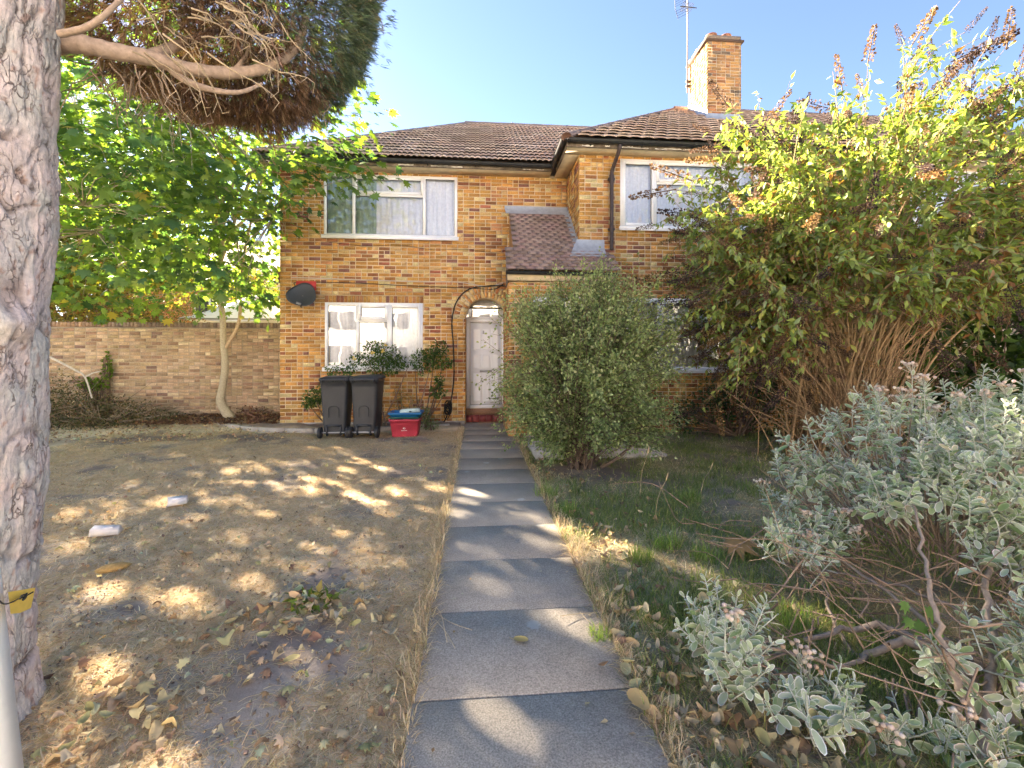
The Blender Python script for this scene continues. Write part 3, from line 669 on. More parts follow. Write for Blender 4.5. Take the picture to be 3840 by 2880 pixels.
# lead flashing round the chimney
zf = lambda y_: EAVE_Z + (y_ - bY0) * math.tan(pB)
mb = MB(); o_ = .045
mb.add([[CH[0] - .03, CH[2] - .012, zf(CH[2]) + .17], [CH[1] + .03, CH[2] - .012, zf(CH[2]) + .17], [CH[1] + .05, CH[2] - .02, zf(CH[2]) + o_], [CH[0] - .05, CH[2] - .02, zf(CH[2]) + o_], [CH[1] + .14, CH[2] - .20, zf(CH[2] - .2) + o_], [CH[0] - .14, CH[2] - .20, zf(CH[2] - .2) + o_]], [[0, 1, 2, 3], [3, 2, 4, 5]])
yy_ = CH[2]
while yy_ < CH[3] - .02:
    y2 = min(yy_ + .11, CH[3]); zt = zf(yy_) + .26
    mb.add([[CH[0] - .013, yy_, zt], [CH[0] - .013, y2 - .005, zt], [CH[0] - .013, y2 - .005, zf(y2) + .04], [CH[0] - .013, yy_, zf(yy_) + .04], [CH[0] - .12, y2 - .005, zf(y2) + .05], [CH[0] - .12, yy_, zf(yy_) + .05]], [[0, 1, 2, 3], [3, 2, 4, 5]]); yy_ = y2
mb.build('lead_flashing', M['lead'], roofB)
# brown downpipe with swan neck
mb = MB(); tube(mb, curve([(2.52, bY0 - .01, 5.12), (2.51, bY0 + .03, 5.02), (2.47, BY - .10, 4.80), (2.46, BY - .07, 4.66), (2.46, BY - .07, 4.4), (2.46, BY - .07, 3.34)], 6), .036, 8); tube(mb, [(2.46, BY - .07, 4.70), (2.46, BY - .07, 4.58)], .046, 8); box(mb, 2.40, 2.52, BY - .07, BY - .012, 4.61, 4.65); box(mb, 2.40, 2.52, BY - .07, BY - .012, 3.7, 3.73)
mb.build('downpipe', M['pipe'], hB, smooth=True)

# ---- bay with lean-to roof in the corner between the houses
QX0, QX1, QY = 0.56, 2.34, 7.62
BW_ = (0.98, 2.18, 0.95, 2.42)
mb = MB(); panel(mb, QX0, QX1, -.1, 2.68, [BW_], QY, .2); box(mb, QX0, QX0 + .2, QY + .2, AY, -.1, 2.68); bay = mb.build('bay_wall', M['mortar'], hB)
cl = brick_cells(QX0, QX1, 0, 2.66, lambda z: [(BW_[0], BW_[1])] if BW_[2] - .03 < z < BW_[3] else [], redz=lambda z, u: .2)
cl = lay(cl, (0, QY, 0), bay, BVAR, 'a', 40, lambda c: abs(c[0] - .6) + abs(c[2] - 2))
mb = MB(); bricks_mesh(mb, cl, (0, QY, 0), (1, 0, 0), (0, -1, 0), BVAR)
bricks_mesh(mb, brick_cells(0, AY - QY, 0, 2.66, redz=lambda z, u: .4), (QX0, QY, 0), (0, 1, 0), (-1, 0, 0), BVAR); tag(mb.build('brickwork', M['brick'], bay), kind='stuff')
window(hB, *BW_, QY - .012, [(BW_[0], 1.5, BW_[2], BW_[3], 1), (1.5, BW_[1], BW_[2], BW_[3], 0)], 'bay window hidden behind the round shrub')
zq = lambda y_: 2.86 + (y_ - 7.50) * (4.36 - 2.86) / 1.6
pq = math.atan2(4.36 - 2.86, 1.6)
mb = MB(); mb.add([[.67, 8.0, zq(8.0)], [BX0, 8.0, zq(8.0)], [BX0, AY, zq(AY)], [.67, AY, zq(AY)]], [[0, 1, 2, 3]], (.16, .12, .10)); mb.add([[.52, 7.5, zq(7.5)], [2.40, 7.5, zq(7.5)], [2.36, 8.0, zq(8.0)], [.52, 8.0, zq(8.0)]], [[0, 1, 2, 3]], (.16, .12, .10))
mb.add([[.672, 8.0, zq(8.0) - .02], [.672, AY, zq(AY) - .02], [.672, AY, 2.7], [.672, 8.0, 2.7]], [[0, 1, 2, 3]], (.3, .17, .08)); mb.add([[.54, 7.55, zq(7.55) - .02], [.54, 8.1, zq(8.1) - .02], [.54, 8.1, 2.66], [.54, 7.55, 2.66]], [[0, 1, 2, 3]], (.16, .12, .10)); mb.add([[.54, 8.0, zq(8.0) - .02], [.672, 8.0, zq(8.0) - .02], [.672, 8.0, 2.66], [.54, 8.0, 2.66]], [[0, 1, 2, 3]], (.16, .12, .10))
lean = mb.build('lean_to_roof', M['tile'], hB)
PTV = pick([[.29, .215, .185], [.26, .19, .165], [.32, .24, .205], [.22, .16, .15], [.28, .20, .175]], [30, 25, 20, 10, 15], 16, .1)
TVp = np.array([[0, 0, .036], [.158, 0, .036], [.158, .16, .002], [0, .16, .002], [0, .004, .020], [.158, .004, .020], [.053, -.006, .044], [.106, -.006, .044], [.053, .16, .008], [.106, .16, .008]])
TFp = np.array([[0, 6, 8, 3], [6, 7, 9, 8], [7, 1, 2, 9], [4, 5, 7, 6]]); TFp = np.concatenate([TFp, [[4, 6, 0, 0]]])[:4]
TFp = np.concatenate([TFp, [[0, 4, 6, 6], [1, 7, 5, 5]]])
mcache = {}; Rq = rotx(pq); g_ = .10; rows = int(math.hypot(1.6, 1.5) / g_); ntile = 0; restP, restC = [], []
TFq = np.array([[0, 6, 8, 3], [6, 7, 9, 8], [7, 1, 2, 9], [4, 5, 7, 6]])
for r_ in range(rows):
    s_ = r_ * g_; yb = 7.5 + s_ * math.cos(pq); lo = .66 if yb > 7.98 else .51; hi = BX0 - .02 if yb > 7.95 else 2.40 - (yb - 7.5) * .07
    x_ = lo - (.0825 if r_ % 2 else 0)
    while x_ < hi - .05:
        if x_ > lo - .05:
            ci = int(rng.integers(16)); pz = np.array([x_, 7.5, zq(7.5) + .004]) + Rq @ np.array([0, s_ - .02, 0])
            if ntile < 300:
                if ci not in mcache: mcache[ci] = MB().add(TVp, TFq, PTV[ci]).mesh('plain_tile', M['tile'])
                o = link('plain_tile', mcache[ci], lean, pz); o.rotation_euler = (pq + rng.normal() * .012, rng.normal() * .008, rng.normal() * .006)
            else: restP.append(pz); restC.append(PTV[ci])
            ntile += 1
        x_ += .165
if restP:
    mb = MB(); scatter(mb, TVp, TFq, np.broadcast_to(Rq, (len(restP), 3, 3)), np.array(restP), np.array(restC)); tag(mb.build('tile_field', M['tile'], lean), kind='stuff')
mb = MB(); half_gutter(mb, (.50, 7.455, 2.83), (2.42, 7.455, 2.82), .055); mb.build('gutter', M['gutter'], lean, smooth=True)
mb = MB(); box(mb, .53, 2.38, 7.52, 7.545, 2.69, 2.83); box(mb, .55, 2.38, 7.545, QY + .02, 2.69, 2.70); mb.build('fascia', M['soffit'], lean)
# lead flashings: top, stepped along the side wall, apron along the front wall
mb = MB(); mb.add([[.58, AY - .014, zq(AY) + .12], [BX0, AY - .014, zq(AY) + .12], [BX0, AY - .018, zq(AY) + .06], [.58, AY - .018, zq(AY) + .06], [BX0, AY - .12, zq(AY - .12) + .045], [.60, AY - .12, zq(AY - .12) + .045]], [[0, 1, 2, 3], [3, 2, 4, 5]])
yy_ = 8.0
while yy_ < AY - .05:
    y2 = yy_ + .1; mb.add([[BX0 - .013, yy_, zq(yy_) + .20], [BX0 - .013, y2 - .006, zq(yy_) + .20], [BX0 - .013, y2 - .006, zq(y2) + .03], [BX0 - .013, yy_, zq(yy_) + .03], [BX0 - .09, y2 - .006, zq(y2) + .04], [BX0 - .09, yy_, zq(yy_) + .04]], [[0, 1, 2, 3], [3, 2, 4, 5]]); yy_ = y2
za = zq(8.0); mb.add([[BX0 - .05, 7.985, za + .2], [2.34, 7.985, za + .2], [2.34, 7.98, za + .05], [BX0 - .12, 7.98, za + .05], [2.33, 7.80, zq(7.8) + .04], [BX0 - .22, 7.80, zq(7.8) + .04]], [[0, 1, 2, 3], [3, 2, 4, 5]])
mb.build('lead_flashing', M['lead'], lean)
# ================================================================ GARDEN WALL
WY, WH = 10.40, 2.15; WX0, WX1 = -16.0, AX0 + .02
gw = thing('brick_wall', 'buff brick garden wall with brick-on-edge coping left of the house', 'wall', (-7, WY, 0))
mb = MB(); box(mb, WX0, WX1, WY, WY + .215, -.1, WH - .112); gwall = mb.build('wall_core', mat('grey_mortar', (.40, .34, .26), .95, n1=.15, s1=50, n2=.2, s2=1.2), gw)
cl = brick_cells(WX0, WX1, 0.0, WH - .115, headers=.12)
rest = lay(cl, (0, WY, 0), gwall, GVAR, 'g', 250, lambda c: abs(c[0] + 5.6) * .7 + abs(c[2] - 1.1))
mb = MB(); bricks_mesh(mb, rest, (0, WY, 0), (1, 0, 0), (0, -1, 0), GVAR)
tag(mb.build('brickwork', M['brick'], gwall), kind='stuff')
cop = np.array([[.22, .165, .13], [.17, .13, .11], [.28, .20, .14], [.33, .25, .17]])
for q in range(160):
    u = WX1 - .02 - (q + 1) * .0755
    if u < WX0: break
    mb = MB(); c = cop[rng.choice(4, p=[.4, .3, .2, .1])] * rng.uniform(.8, 1.2)
    if u < -8: c = c * np.array([1.4, 1.25, 1.1])
    box(mb, u, u + .065, WY - .012 - rng.uniform(0, .006), WY + .225, WH - .108, WH + rng.uniform(-.004, .004), c); mb.build('coping_brick', M['brick'], gw)

# kerb edging of the flower bed: bent line of concrete pieces
kerb = thing('bed_kerb', 'low concrete edging curving along the flower bed', 'kerb', (-2.5, 8.4, 0))
kp = [atZ(143, 423), atZ(172, 421.5), atZ(200, 423), atZ(232, 428.5), atZ(259, 432), atZ(300, 433), atZ(345, 432.5), atZ(390, 430.5), atZ(430, 428.5), atZ(459, 427)]
kp = curve(np.array(kp), 3)
for a, b in zip(kp[:-1:2], kp[2::2]):
    mb = MB(); a2, b2 = a.copy(), b.copy(); dd = (b2 - a2) * .012; a2 += dd; b2 -= dd; a2[2] = b2[2] = .02 + rng.uniform(-.012, .01); beam(mb, a2, b2, .055, .13); mb.build('kerb_piece', M['pale_concrete'], kerb)
# concrete pad behind the round shrub, with a narrow edging strip
pp = np.array([[0.80, 5.95], [2.62, 5.93], [2.62, 7.55], [0.80, 7.55]])
pad = MB(); V = np.array([[x, y, z] for z in (-.04, .045) for x, y in pp]); pad.add(V, BF); tag(pad.build('concrete_pad', M['pale_concrete']), 'pale concrete pad on the ground behind the round green shrub', 'concrete pad')
# ================================================================ BINS
def wheelie_bin(x, y, rz, label, open_lid):
    t = thing('wheelie_bin', label, 'bin', (x, y, 0), 'black wheelie bins in front of the house'); t.rotation_euler = (0, 0, rz)
    t['_b'] = None; del t['_b']
    c = (.032, .036, .044)
    # body: tapered rounded section; the side with the wheels faces the camera (-Y)
    def sec(w, d, z, yo=0, r=.05):
        pts = []
        for cx_, cy_, a0 in ((w / 2 - r, d / 2 - r, 0), (-w / 2 + r, d / 2 - r, 90), (-w / 2 + r, -d / 2 + r, 180), (w / 2 - r, -d / 2 + r, 270)):
            for a in (0, 30, 60, 90): pts.append([cx_ + r * math.cos(R(a0 + a)), cy_ + r * math.sin(R(a0 + a)) + yo, z])
        return np.array(pts)
    S = [sec(.36, .40, .07, -.03), sec(.385, .43, .30, -.02), sec(.415, .47, .60, -.01), sec(.44, .50, .86), sec(.455, .53, .955), sec(.475, .55, .96), sec(.475, .55, .985)]
    V = np.concatenate(S); n = 16; m = len(S); i = np.arange(m - 1)[:, None] * n; j = np.arange(n)[None]; k_ = (j + 1) % n
    mb = MB().add(V, np.stack([i + j, i + k_, i + n + k_, i + n + j], -1).reshape(-1, 4), c); mb.add(S[0], np.arange(n)[::-1][None], c)
    body = mb.build('body', M['plastic'], t)
    mb = MB()                                             # moulded arch relief on the back face
    ap = [(-.085, .36), (-.085, .50)] + [(-.085 * math.cos(a), .50 + .05 * math.sin(a)) for a in np.linspace(0, math.pi, 9)] + [(.085, .36)]
    yb = lambda z: -.23 - .042 * (z - .07) / .8
    tube(mb, [(a, yb(b) - .012, b) for a, b in ap], .007, 5, c); mb.build('moulded_panel', M['plastic'], body)
    mb = MB(); box(mb, -.12, .12, yb(.14) - .03, yb(.14) + .05, .20, .235, c); box(mb, -.125, -.10, yb(.14) - .03, yb(.14) + .05, .05, .235, c); box(mb, .10, .125, yb(.14) - .03, yb(.14) + .05, .05, .235, c); mb.build('axle_housing', M['plastic'], body)
    mb = MB(); tube(mb, [(-.23, -.235, .10), (.23, -.235, .10)], .011, 8, (.55, .55, .55)); mb.build('axle', M['metal'], t)
    for s in (-1, 1):
        mb = MB(); lathe(mb, [(.03, -.028), (.085, -.028), (.10, -.018), (.10, .018), (.085, .028), (.03, .028)], 20); V = mb.v[0] @ roty(R(90)).T + np.array([s * .225, -.235, .10]); mb.v[0] = V; mb.c[0] = np.broadcast_to(np.array([.02, .021, .024]), V.shape)
        w = mb.build('wheel', M['plastic'], t, smooth=True); h = MB(); lathe(h, [(.0, -.03), (.045, -.03), (.05, 0), (.045, .03), (0, .03)], 12); h.v[0] = h.v[0] @ roty(R(90)).T + np.array([s * .226, -.235, .10]); h.c[0] = np.broadcast_to(np.array([.05, .05, .055]), h.v[0].shape); h.build('hub', M['plastic'], w)
    # lid: domed shell with lip, handle bar at the back (camera side)
    L = [sec(.49, .57, .98, 0, .04), sec(.50, .58, 1.005, 0, .04), sec(.47, .55, 1.03, 0, .05), sec(.34, .42, 1.052, 0, .06)]; V = np.concatenate(L); m = 4; i = np.arange(3)[:, None] * n
    lid = MB().add(V, np.stack([i + j, i + k_, i + n + k_, i + n + j], -1).reshape(-1, 4), c); lid.add(L[-1], np.arange(n)[None], c); lid.add(L[0], np.arange(n)[::-1][None], c)
    if open_lid:
        for q in range(len(lid.v)): lid.v[q] = (lid.v[q] - np.array([0, -.28, .985])) @ rotx(R(1.5)).T @ roty(R(-1.2)).T + np.array([0, -.28, .99])
    lo = lid.build('lid', M['plastic'], t)
    mb = MB(); tube(mb, [(-.19, -.325, 1.0), (.19, -.325, 1.0)], .017, 8, c); box(mb, -.20, -.165, -.33, -.26, .955, 1.03, c); box(mb, .165, .20, -.33, -.26, .955, 1.03, c); box(mb, -.02, .02, -.33, -.26, .97, 1.012, c); mb.build('handle', M['plastic'], t)
    return t
wheelie_bin(-2.42, 8.02, R(2), 'black wheelie bin nearer the house corner, left of the pair', False)
wheelie_bin(-1.90, 8.02, R(-3), 'black wheelie bin next to the red box, right of the pair', True)
# recycling boxes: red at the bottom, lids, blue crate and a pale tray nested on top
def tub(mb, w0, d0, w1, d1, z0, z1, c, col, th=.006, lip=.02):
    def s(w, d, z, r=.03):
        pts = []
        for cx_, cy_, a0 in ((w / 2 - r, d / 2 - r, 0), (-w / 2 + r, d / 2 - r, 90), (-w / 2 + r, -d / 2 + r, 180), (w / 2 - r, -d / 2 + r, 270)):
            for a in (0, 30, 60, 90): pts.append([cx_ + r * math.cos(R(a0 + a)), cy_ + r * math.sin(R(a0 + a)), z])
        return np.array(pts)
    S = [s(w0, d0, z0), s(w1, d1, z1 - lip), s(w1 + .03, d1 + .03, z1 - lip), s(w1 + .03, d1 + .03, z1), s(w1 - .01, d1 - .01, z1), s(w0 - .01, d0 - .01, z0 + .01)]
    V = np.concatenate(S) + np.array(c); n = 16; i = np.arange(5)[:, None] * n; j = np.arange(n)[None]; k_ = (j + 1) % n
    mb.add(V, np.stack([i + j, i + k_, i + n + k_, i + n + j], -1).reshape(-1, 4), col); mb.add(S[0] + np.array(c), np.arange(n)[::-1][None], col); mb.add(S[-1] + np.array(c), np.arange(n)[None], col)
bx, by = -1.235, 7.98
rb = thing('recycling_box', 'red plastic recycling box with white print on the lawn edge', 'box', (bx, by, 0))
mb = MB(); tub(mb, .43, .32, .50, .40, .005, .31, (bx, by, 0), (.42, .045, .075), lip=.03); rbody = mb.build('tub', M['plastic'], rb)
mb = MB(); box(mb, bx - .235, bx + .235, by - .199, by - .190, .225, .235, (.42, .045, .075)); mb.build('moulded_rib', M['plastic'], rb)
yl = by - .183
pr = MB()
for (u, v, w_, h_) in ((-.012, .165, .024, .006), (-.02, .150, .012, .014), (.008, .150, .012, .014), (-.008, .140, .016, .008), (-.05, .112, .008, .012), (-.038, .112, .008, .010), (-.026, .112, .010, .012), (-.012, .112, .006, .012), (-.002, .112, .010, .010), (.012, .112, .008, .013), (.024, .112, .010, .010), (.038, .112, .008, .012)):
    pr.add([[bx + u, yl + .02 - (v + .0) * .11 - .018, v], [bx + u + w_, yl + .02 - v * .11 - .018, v], [bx + u + w_, yl + .02 - (v + h_) * .11 - .018, v + h_], [bx + u, yl + .02 - (v + h_) * .11 - .018, v + h_]], [[0, 1, 2, 3]], (.75, .7, .7))
pr.build('printed_logo', M['paint'], rb)
mb = MB(); tub(mb, .47, .36, .51, .40, .315, .345, (bx, by, 0), (.03, .14, .12), lip=.012); tag(mb.build('box_lid', M['plastic']), 'dark green box lid lying on the red recycling box', 'box lid')
mb = MB(); tub(mb, .46, .36, .54, .44, .348, .425, (bx + .01, by, 0), (.015, .14, .36), lip=.03); tag(mb.build('blue_crate', M['plastic']), 'shallow blue crate nested on top of the red box', 'crate')
tr = thing('plastic_tray', 'pale green plastic tray lying in the blue crate', 'tray', (bx + .08, by, .40)); mb = MB(); obox(mb, (bx + .07, by + .02, .435), (.34, .24, .045), rotz(R(4)) @ roty(R(-3)), (.52, .68, .66)); mb.build('tray_body', M['plastic'], tr)
mb = MB(); box(mb, bx + .07, bx + .11, by - .108, by - .10, .42, .445, (.05, .09, .08)); mb.build('tray_clip', M['plastic'], tr); mb = MB(); obox(mb, (bx + .07, by + .02, .462), (.30, .20, .012), rotz(R(4)) @ roty(R(-3)), (.56, .71, .69)); mb.build('tray_rim', M['plastic'], tr)

# ================================================================ SATELLITE DISH
dc = np.array([-3.33, 8.82, 2.58]); dsh = thing('satellite_dish', 'dark grey satellite dish bolted to the brick wall near the corner', 'satellite dish', (dc[0], AY, dc[2]))
ax_d = np.array([.12, -.86, .38]); ax_d /= np.linalg.norm(ax_d); sxd = np.cross(ax_d, [0, 0, 1]); sxd /= np.linalg.norm(sxd); syd = np.cross(sxd, ax_d)
def dish_pt(r, t, off=0): 
    k_ = r * (1 + .07 * math.cos(3 * t + .6)); return dc + sxd * math.cos(t) * .265 * k_ + syd * math.sin(t) * .255 * k_ + ax_d * (.06 * k_ * k_ - .06 + off)
mb = MB(); n = 32; rr = np.linspace(0, 1, 8); V = np.array([dish_pt(r, 2 * math.pi * q / n, o_) for o_ in (0, -.008) for r in rr for q in range(n)]); i = np.arange(7)[:, None] * n; j = np.arange(n)[None]; k_ = (j + 1) % n
Fd = np.stack([i + j, i + k_, i + n + k_, i + n + j], -1).reshape(-1, 4); e = np.arange(n); mb.add(V, np.concatenate([Fd, Fd + 8 * n, np.stack([7 * n + e, 7 * n + (e + 1) % n, 15 * n + (e + 1) % n, 15 * n + e], 1)]), (.045, .05, .055)); mb.build('reflector', M['plastic'], dsh, smooth=True)
mb = MB(); b0 = dc - syd * .25; lnb = dc + ax_d * .10 - syd * .27; tube(mb, [b0 - ax_d * .05, lnb], .012, 6, (.06, .06, .06)); mb.build('arm', M['plastic'], dsh); mb = MB(); tube(mb, [lnb - sxd * .03, lnb + np.array([-.05, .0, .03])], .022, 10, (.16, .17, .18)); mb.build('receiver', M['plastic'], dsh)
mb = MB(); tube(mb, [dc - ax_d * .06, (dc[0], AY - .03, dc[2] - .02)], .018, 6, (.1, .1, .1)); box(mb, dc[0] - .06, dc[0] + .06, AY - .03, AY - .005, dc[2] - .12, dc[2] + .08, (.1, .1, .1)); mb.build('wall_bracket', M['plastic'], dsh)
mb = MB(); box(mb, dc[0] - .20, dc[0] + .18, AY - .04, AY - .025, dc[2] + .12, dc[2] + .30, (.55, .06, .05)); rp = mb.build('red_plate', M['paint']); tag(rp, 'red plate on the wall behind the satellite dish', 'plate')

# ================================================================ CABLES ON THE FRONT
def cable(name, pts, r, m_, label, n=6):
    mb = MB(); tube(mb, curve(pts, n), r, 5); return tag(mb.build(name, M[m_], smooth=True), label, 'cable')
yc = AY - .016
cable('wall_cable', [(-3.55, yc, 2.62), (-3.56, yc, 2.78), (-3.48, yc, 2.86), (-2.5, yc, 2.86), (-1.2, yc, 2.81), (-.2, yc, 2.79), (.35, yc, 2.77), (.56, yc - .02, 2.88)], .008, 'cable', 'black cable from the satellite dish along the brick wall')
cable('wall_cable', [(-3.62, yc - .003, 2.95), (-2.6, yc - .003, 2.93), (-1.2, yc - .003, 2.90), (-.35, yc - .003, 2.90), (.2, yc - .003, 2.82), (.55, yc - .01, 2.90)], .011, 'wcable', 'pale cable running above the black one on the brick wall')
cable('wall_cable', [(-.56, yc - .03, .34), (-.50, yc - .004, .55), (-.45, yc, 1.0), (-.46, yc, 1.6), (-.49, yc, 2.1), (-.40, yc, 2.5), (-.15, yc, 2.76), (.25, yc - .01, 2.83), (.55, yc - .02, 2.84)], .014, 'cable', 'thick black cable curving round the door arch to the ground')
cable('wall_cable', [(-2.9, yc, 3.66), (-2.2, yc, 3.60), (-1.5, yc, 3.63), (-.9, yc, 3.55), (-.2, yc, 3.57), (.3, yc, 3.52), (.62, yc, 3.57)], .004, 'cable', 'thin sagging cable under the upper window')
mb = MB()
for q in range(14):
    t = np.linspace(0, 2 * math.pi, 14); c0 = np.array([-.57, AY - .07, .33]) + rng.normal(size=3) * np.array([.015, .015, .05]); a_, b_ = rng.uniform(.04, .075), rng.uniform(.06, .14); ph = rng.uniform(0, 3)
    tube(mb, np.stack([c0[0] + a_ * np.cos(t), c0[1] + .02 * np.sin(t + ph), c0[2] + b_ * np.sin(t)], 1), .007, 4)
tube(mb, curve([(-.58, AY - .07, .2), (-.66, AY - .10, .06), (-.72, AY - .14, -.01)], 5), .012, 5)
tag(mb.build('cable_coil', M['cable']), 'tangle of coiled black cable at the foot of the wall by the door', 'cable')

# ================================================================ TV AERIAL
ae = thing('tv_aerial', 'rusty television aerial on a tall mast strapped to the chimney', 'aerial', (5.38, 11.05, 8.3))
mxp, myp = 5.385, 11.0
mb = MB(); tube(mb, [(mxp, myp, 8.15), (mxp + .02, myp, 11.6)], .018, 6, (.20, .18, .18)); mb.build('mast', M['paint'], ae)
mb = MB(); box(mb, mxp - .03, mxp + .08, myp - .03, myp + .03, 8.42, 8.46, (.1, .08, .07)); box(mb, mxp - .03, mxp + .08, myp - .03, myp + .03, 8.30, 8.34, (.1, .08, .07)); mb.build('bracket', M['paint'], ae)
bs, be = np.array(atY(676, 14, 11.0)), np.array(atY(700, -3, 11.0)); be[1] += .35; bs[1] -= .25
dvec = (be - bs) / np.linalg.norm(be - bs); be = be + dvec * .25
mb = MB(); tube(mb, [bs, be], .014, 5, (.05, .05, .06)); mb.build('boom', M['paint'], ae)
sv = np.cross(dvec, [0, 0, 1]); sv /= np.linalg.norm(sv); uv = np.cross(sv, dvec)
for q in range(9):
    p = bs + dvec * (.10 + q * .10); L = .15 - q * .004
    mb = MB(); tube(mb, [p - uv * L * .6 - sv * L * .5, p + uv * L * .6 + sv * L * .5], .006, 4, (.05, .05, .06)); mb.build('element', M['paint'], ae)
for s1 in (-1, 1):
    mb = MB()
    for q in range(4): a_ = bs + uv * s1 * (.05 + q * .05) - dvec * (.02 + q * .02) * -1; tube(mb, [a_ - sv * .14, a_ + sv * .14], .005, 4, (.05, .05, .06))
    for s2 in (-1, 1): tube(mb, [bs + sv * s2 * .13, bs + sv * s2 * .13 + uv * s1 * .22 + dvec * .08], .006, 4, (.05, .05, .06))
    mb.build('reflector_grid', M['paint'], ae)

# ================================================================ WHITE POST WITH YELLOW TAG
pb, pt = atD(3, 768, 1.36), atD(-22, 555, 1.36)
dv = (pt - pb) / np.linalg.norm(pt - pb)
pst = thing('white_post', 'white painted square post leaning beside the big trunk', 'post', tuple(pb - dv * .15))
mb = MB(); beam(mb, pb - dv * ((pb[2] + .03) / dv[2]), pb + dv * 2.1, .058, .058, (.86, .87, .89)); mb.build('shaft', M['paint'], pst)
mb = MB(); tpp = pb + dv * 2.1; beam(mb, tpp, tpp + dv * .02, .066, .066, (.70, .71, .73)); mb.build('post_cap', M['paint'], pst)
yt = thing('yellow_tag', 'bent yellow plastic tag wired to the white post', 'tag', tuple(atD(20, 600, 1.34)))
V = []
for e in (0, .002):
    for (px, py, d_) in ((8, 592, 1.335), (22, 590, 1.36), (35.5, 587.5, 1.42), (31, 608, 1.43), (20, 613, 1.36), (10.5, 614, 1.335)):
        p = atD(px, py, d_ + e); V.append(p)
mb = MB().add(V, [[0, 1, 2, 3, 4, 5]], (.72, .50, .10)); mb.add(V, [[11, 10, 9, 8, 7, 6]], (.72, .50, .10)); mb.build('plastic_card', M['plastic'], yt)
mb = MB(); tube(mb, curve([atD(-2, 600, 1.31), atD(4, 604, 1.31), atD(12, 602, 1.325), atD(20, 598, 1.345), atD(24, 597, 1.36), atD(33, 592, 1.395)], 5), .0022, 5); tube(mb, curve([atD(20, 599, 1.34), atD(23, 595, 1.34), atD(26, 597, 1.35), atD(23, 600, 1.345), atD(27, 593, 1.36)], 5), .003, 5); mb.build('tie_wire', M['cable'], yt)

# ================================================================ SMALL THINGS ON THE LAWN
for px, py, a, s, lab in ((178, 505, .5, (.15, .09, .05), 'pale broken brick lying in the dry lawn, farther from the trunk'), (106, 536, .35, (.17, .09, .055), 'white loose brick lying in the dry lawn, nearer the big trunk')):
    p = atZ(px, py); t = thing('loose_brick', lab, 'brick', tuple(p)); mb = MB(); n_ = 4
    V = boxv(-s[0] / 2, s[0] / 2, -s[1] / 2, s[1] / 2, 0, s[2]); V += rng.normal(size=V.shape) * .008; V = V @ rotz(a).T @ rotx(.12).T + p + np.array([0, 0, .012]); mb.add(V, BF, (.66, .63, .62)); mb.build('block', M['render'], t)
    mb = MB(); V2 = boxv(-s[0] * .3, s[0] * .3, -s[1] * .25, s[1] * .25, s[2], s[2] + .006) @ rotz(a).T @ rotx(.12).T + p + np.array([0, 0, .012]); mb.add(V2, BF, (.75, .73, .72)); mb.build('mortar_scab', M['render'], t)
p = atZ(113, 571); mb = MB(); lathe(mb, [(0, 0), (.05, .01), (.06, .03), (.035, .055), (0, .06)], 10, p, (.42, .27, .10)); mb.v[0] = (mb.v[0] - p) @ np.diag([1.6, .8, .8]) @ rotz(.5).T + p; tag(mb.build('stone', M['brick'], smooth=True), 'ochre stone half sunk in the lawn near the big trunk', 'stone')
p = atZ(180, 418); mb = MB(); V = boxv(-.11, .11, -.06, .06, 0, .09) + rng.normal(size=(8, 3)) * .012; mb.add(V @ rotz(.6).T + np.array([p[0], p[1], .05]), BF, (.4, .37, .34)); tag(mb.build('stone', M['pale_concrete']), 'grey lump of concrete in the bed by the brush heap', 'stone')

# ================================================================ BEYOND THE WALL
nb = thing('neighbour_house', 'orange brick house beyond the garden wall behind the maple', 'house', (-13, 21, 0))
mb = MB(); box(mb, -16.5, -9.6, 21, 29, -.1, 5.0); nbw = mb.build('wall', M['mortar'], nb)
OV = pick([[.50, .20, .08], [.55, .26, .10], [.40, .15, .07]], [3, 3, 2], NVAR, .12)
mb = MB(); bricks_mesh(mb, brick_cells(-16.5, -9.6, 0, 5.0, lambda z: [(-12.6, -11.2)] if 2.9 < z < 4.2 else []), (0, 21, 0), (1, 0, 0), (0, -1, 0), OV); tag(mb.build('brickwork', M['brick'], nbw), kind='stuff')
mb = MB(); box(mb, -12.6, -11.2, 20.97, 21.0, 2.9, 4.2); nwn = mb.build('window', M['upvc'], nb); mb = MB(); box(mb, -12.5, -11.95, 20.96, 20.968, 3.0, 4.1); box(mb, -11.85, -11.3, 20.96, 20.968, 3.0, 4.1); mb.build('pane', M['rubber'], nwn)
mb = MB(); V = [[-17, 20.6, 4.95], [-9.2, 20.6, 4.95], [-9.2, 25, 7.6], [-17, 25, 7.6], [-17, 29.4, 4.95], [-9.2, 29.4, 4.95]]; mb.add(V, [[0, 1, 2, 3], [3, 2, 5, 4]], (.24, .16, .13)); mb.build('roof', M['tile'], nb)
wh = thing('neighbour_house', 'white rendered house glimpsed past the corner of the brick house', 'house', (-9.5, 28, 0))
mb = MB(); box(mb, -13.5, -7.5, 30, 36, -.1, 5.6, (.78, .78, .76)); mb.build('wall', M['render'], wh); mb = MB(); mb.add([[-14, 29.6, 5.5], [-7, 29.6, 5.5], [-7, 33, 7.8], [-14, 33, 7.8]], [[0, 1, 2, 3]], (.3, .2, .17)); mb.build('roof', M['tile'], wh)
mb = MB(); box(mb, -9.6, -8.4, 29.96, 29.99, 3, 4.2); mb.build('window', M['rubber'], wh)
